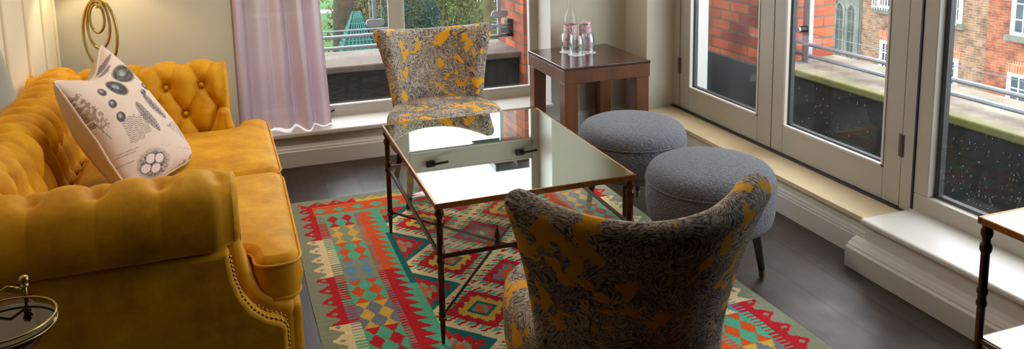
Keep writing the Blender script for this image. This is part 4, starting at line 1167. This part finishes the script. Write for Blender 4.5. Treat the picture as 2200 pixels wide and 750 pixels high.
t = thing('lamp_table', (-.63, 1.63, 0), 'round dark side table by the near sofa arm', 'table')
MB().lathe([(.215, .59), (.222, .595), (.222, .61), (.215, .615)], 48, (-.63, 1.63, .033)).build('table_top', 'woodtop', t, smooth=True)
MB().lathe([(.17, 0), (.17, .014), (.03, .035), (.02, .12), (.02, .58), (.06, .623)], 24, (-.63, 1.63, 0)).build('pedestal', 'ebony', t, smooth=True)
t = thing('table_lamp', (-.636, 1.668, .648), 'table lamp with a wide cream shade beside the near sofa arm', 'lamp')
cx, cy = -.636, 1.668
MB().lathe([(.06, .648), (.062, .66), (.03, .675), (.045, .72), (.05, .80), (.035, .90), (.012, .96), (.010, 1.18)], 28, (cx, cy, 0)).build('lamp_base', 'gold', t, smooth=True)
MB().lathe([(.215, 1.088), (.160, 1.38), (.158, 1.38), (.213, 1.088), (.215, 1.088)], 64, (cx, cy, 0), cap=False).tube([(cx-.208, cy, 1.115), (cx+.208, cy, 1.115)], .003, 6).build('lamp_shade', 'shade', t, smooth=True)
# gallery tray
tx, ty, tz, tr = -.475, 1.636, .648, .0905
t = thing('gallery_tray', (tx, ty, tz), 'round brass rimmed glass tray by the near sofa arm', 'tray')
MB().lathe([(tr-.002, 0), (tr, .003), (tr, .008), (tr-.002, .01), (.001, .01)], 56, (tx, ty, tz)).build('mirror_base', mat('dark_mirror', (62, 52, 38), .06, 1, var=.05), t, smooth=True)
MB().lathe([(tr-.001, .01), (tr-.001, .020), (tr-.003, .020), (tr-.003, .01)], 64, (tx, ty, tz), cap=False).build('glass_wall', 'clear', t, smooth=True)
MB().tube([(tx+tr*cos(a*2*pi/64), ty+tr*sin(a*2*pi/64), tz+.021) for a in range(64)], .0022, 8, True).tube([(tx+tr*cos(a*2*pi/64), ty+tr*sin(a*2*pi/64), tz+.006) for a in range(64)], .002, 8, True).build('brass_rim', 'gold', t, smooth='all')
h = MB(); bk_ = Vector((-.33, .944, 0)); sd = Vector((.944, .33, 0))
p1 = Vector((tx, ty, tz))+bk_*(tr+.004)+sd*.05; p2 = Vector((tx, ty, tz))+bk_*(tr+.004)-sd*.01
h.tube([p1+Vector((0, 0, .0)), p1+Vector((0, 0, .042))], .004, 10).ball(p1+Vector((0, 0, .051)), .010, 1, 1, 1, 14, 10).lathe([(.0075, -.002), (.0075, .002)], 12, p1+Vector((0, 0, .038)))
h.tube([p2, p2+Vector((0, 0, .042))], .004, 10).ball(p2+Vector((0, 0, .051)), .010, 1, 1, 1, 14, 10)
h.tube([p1+Vector((0, 0, .03)), (p1+p2)/2+Vector((0, 0, .045)), p2+Vector((0, 0, .03))], .003, 8)
h.build('tray_handle', 'gold', t, smooth='all')
t2 = MB().box(tx-.075, tx-.035, ty-.035, ty+.03, tz+.0102, tz+.06).build('small_box', 'palegreen', None, bevel=.004)
tag(t2, 'small pale green box lying in the round brass tray', 'box')

# ------------------------------------------------------------------ light
w = bpy.data.worlds.new('overcast'); scn.world = w; w.use_nodes = True
bg = w.node_tree.nodes['Background']; bg.inputs[0].default_value = (.90, .955, 1.0, 1); bg.inputs[1].default_value = 4.6
def light(name, kind, loc, energy, col, size=.1, rot=(0, 0, 0), parent=None):
    l = bpy.data.lights.new(name, kind); l.energy = energy; l.color = col
    if kind == 'AREA': l.shape = 'DISK'; l.size = size
    if kind == 'POINT': l.shadow_soft_size = size
    o = bpy.data.objects.new(name, l); COL.objects.link(o); o.location = loc; o.rotation_euler = rot
    return o
light('near_shade_fill', 'POINT', (-.636, 1.668, 1.24), .4, (1, .8, .55), .04)  # added low fill to brighten the shade; the lamp itself is off
light('far_lamp_bulb', 'POINT', (-.645, 4.09, 1.24), 4, (1, .78, .48), .03)
cl = thing('added_ceiling_fill', (.1, 3.05, ZC), 'added unseen round white fill light over the sofa and rug', 'ceiling light')  # unseen fixture and its lamp, added as warm fill from above
MB().lathe([(.17, ZC), (.17, ZC-.02), (.15, ZC-.045), (.14, ZC-.05)], 32, (.1, 3.05, 0)).build('fill_housing', 'white', cl, smooth=True)
light('ceiling_fill_lamp', 'AREA', (.1, 3.05, ZC-.056), 13, (1, .87, .68), .27)
v = scn.view_settings; v.view_transform = 'Standard'; v.look = 'None'; v.exposure = .42; v.gamma = 1; v.use_curve_mapping = False
scn.cycles.max_bounces = 10; scn.cycles.transparent_max_bounces = 16; scn.cycles.caustics_reflective = False; scn.cycles.caustics_refractive = False
scn.cycles.use_denoising = True
scn.cycles.sample_clamp_indirect = 8
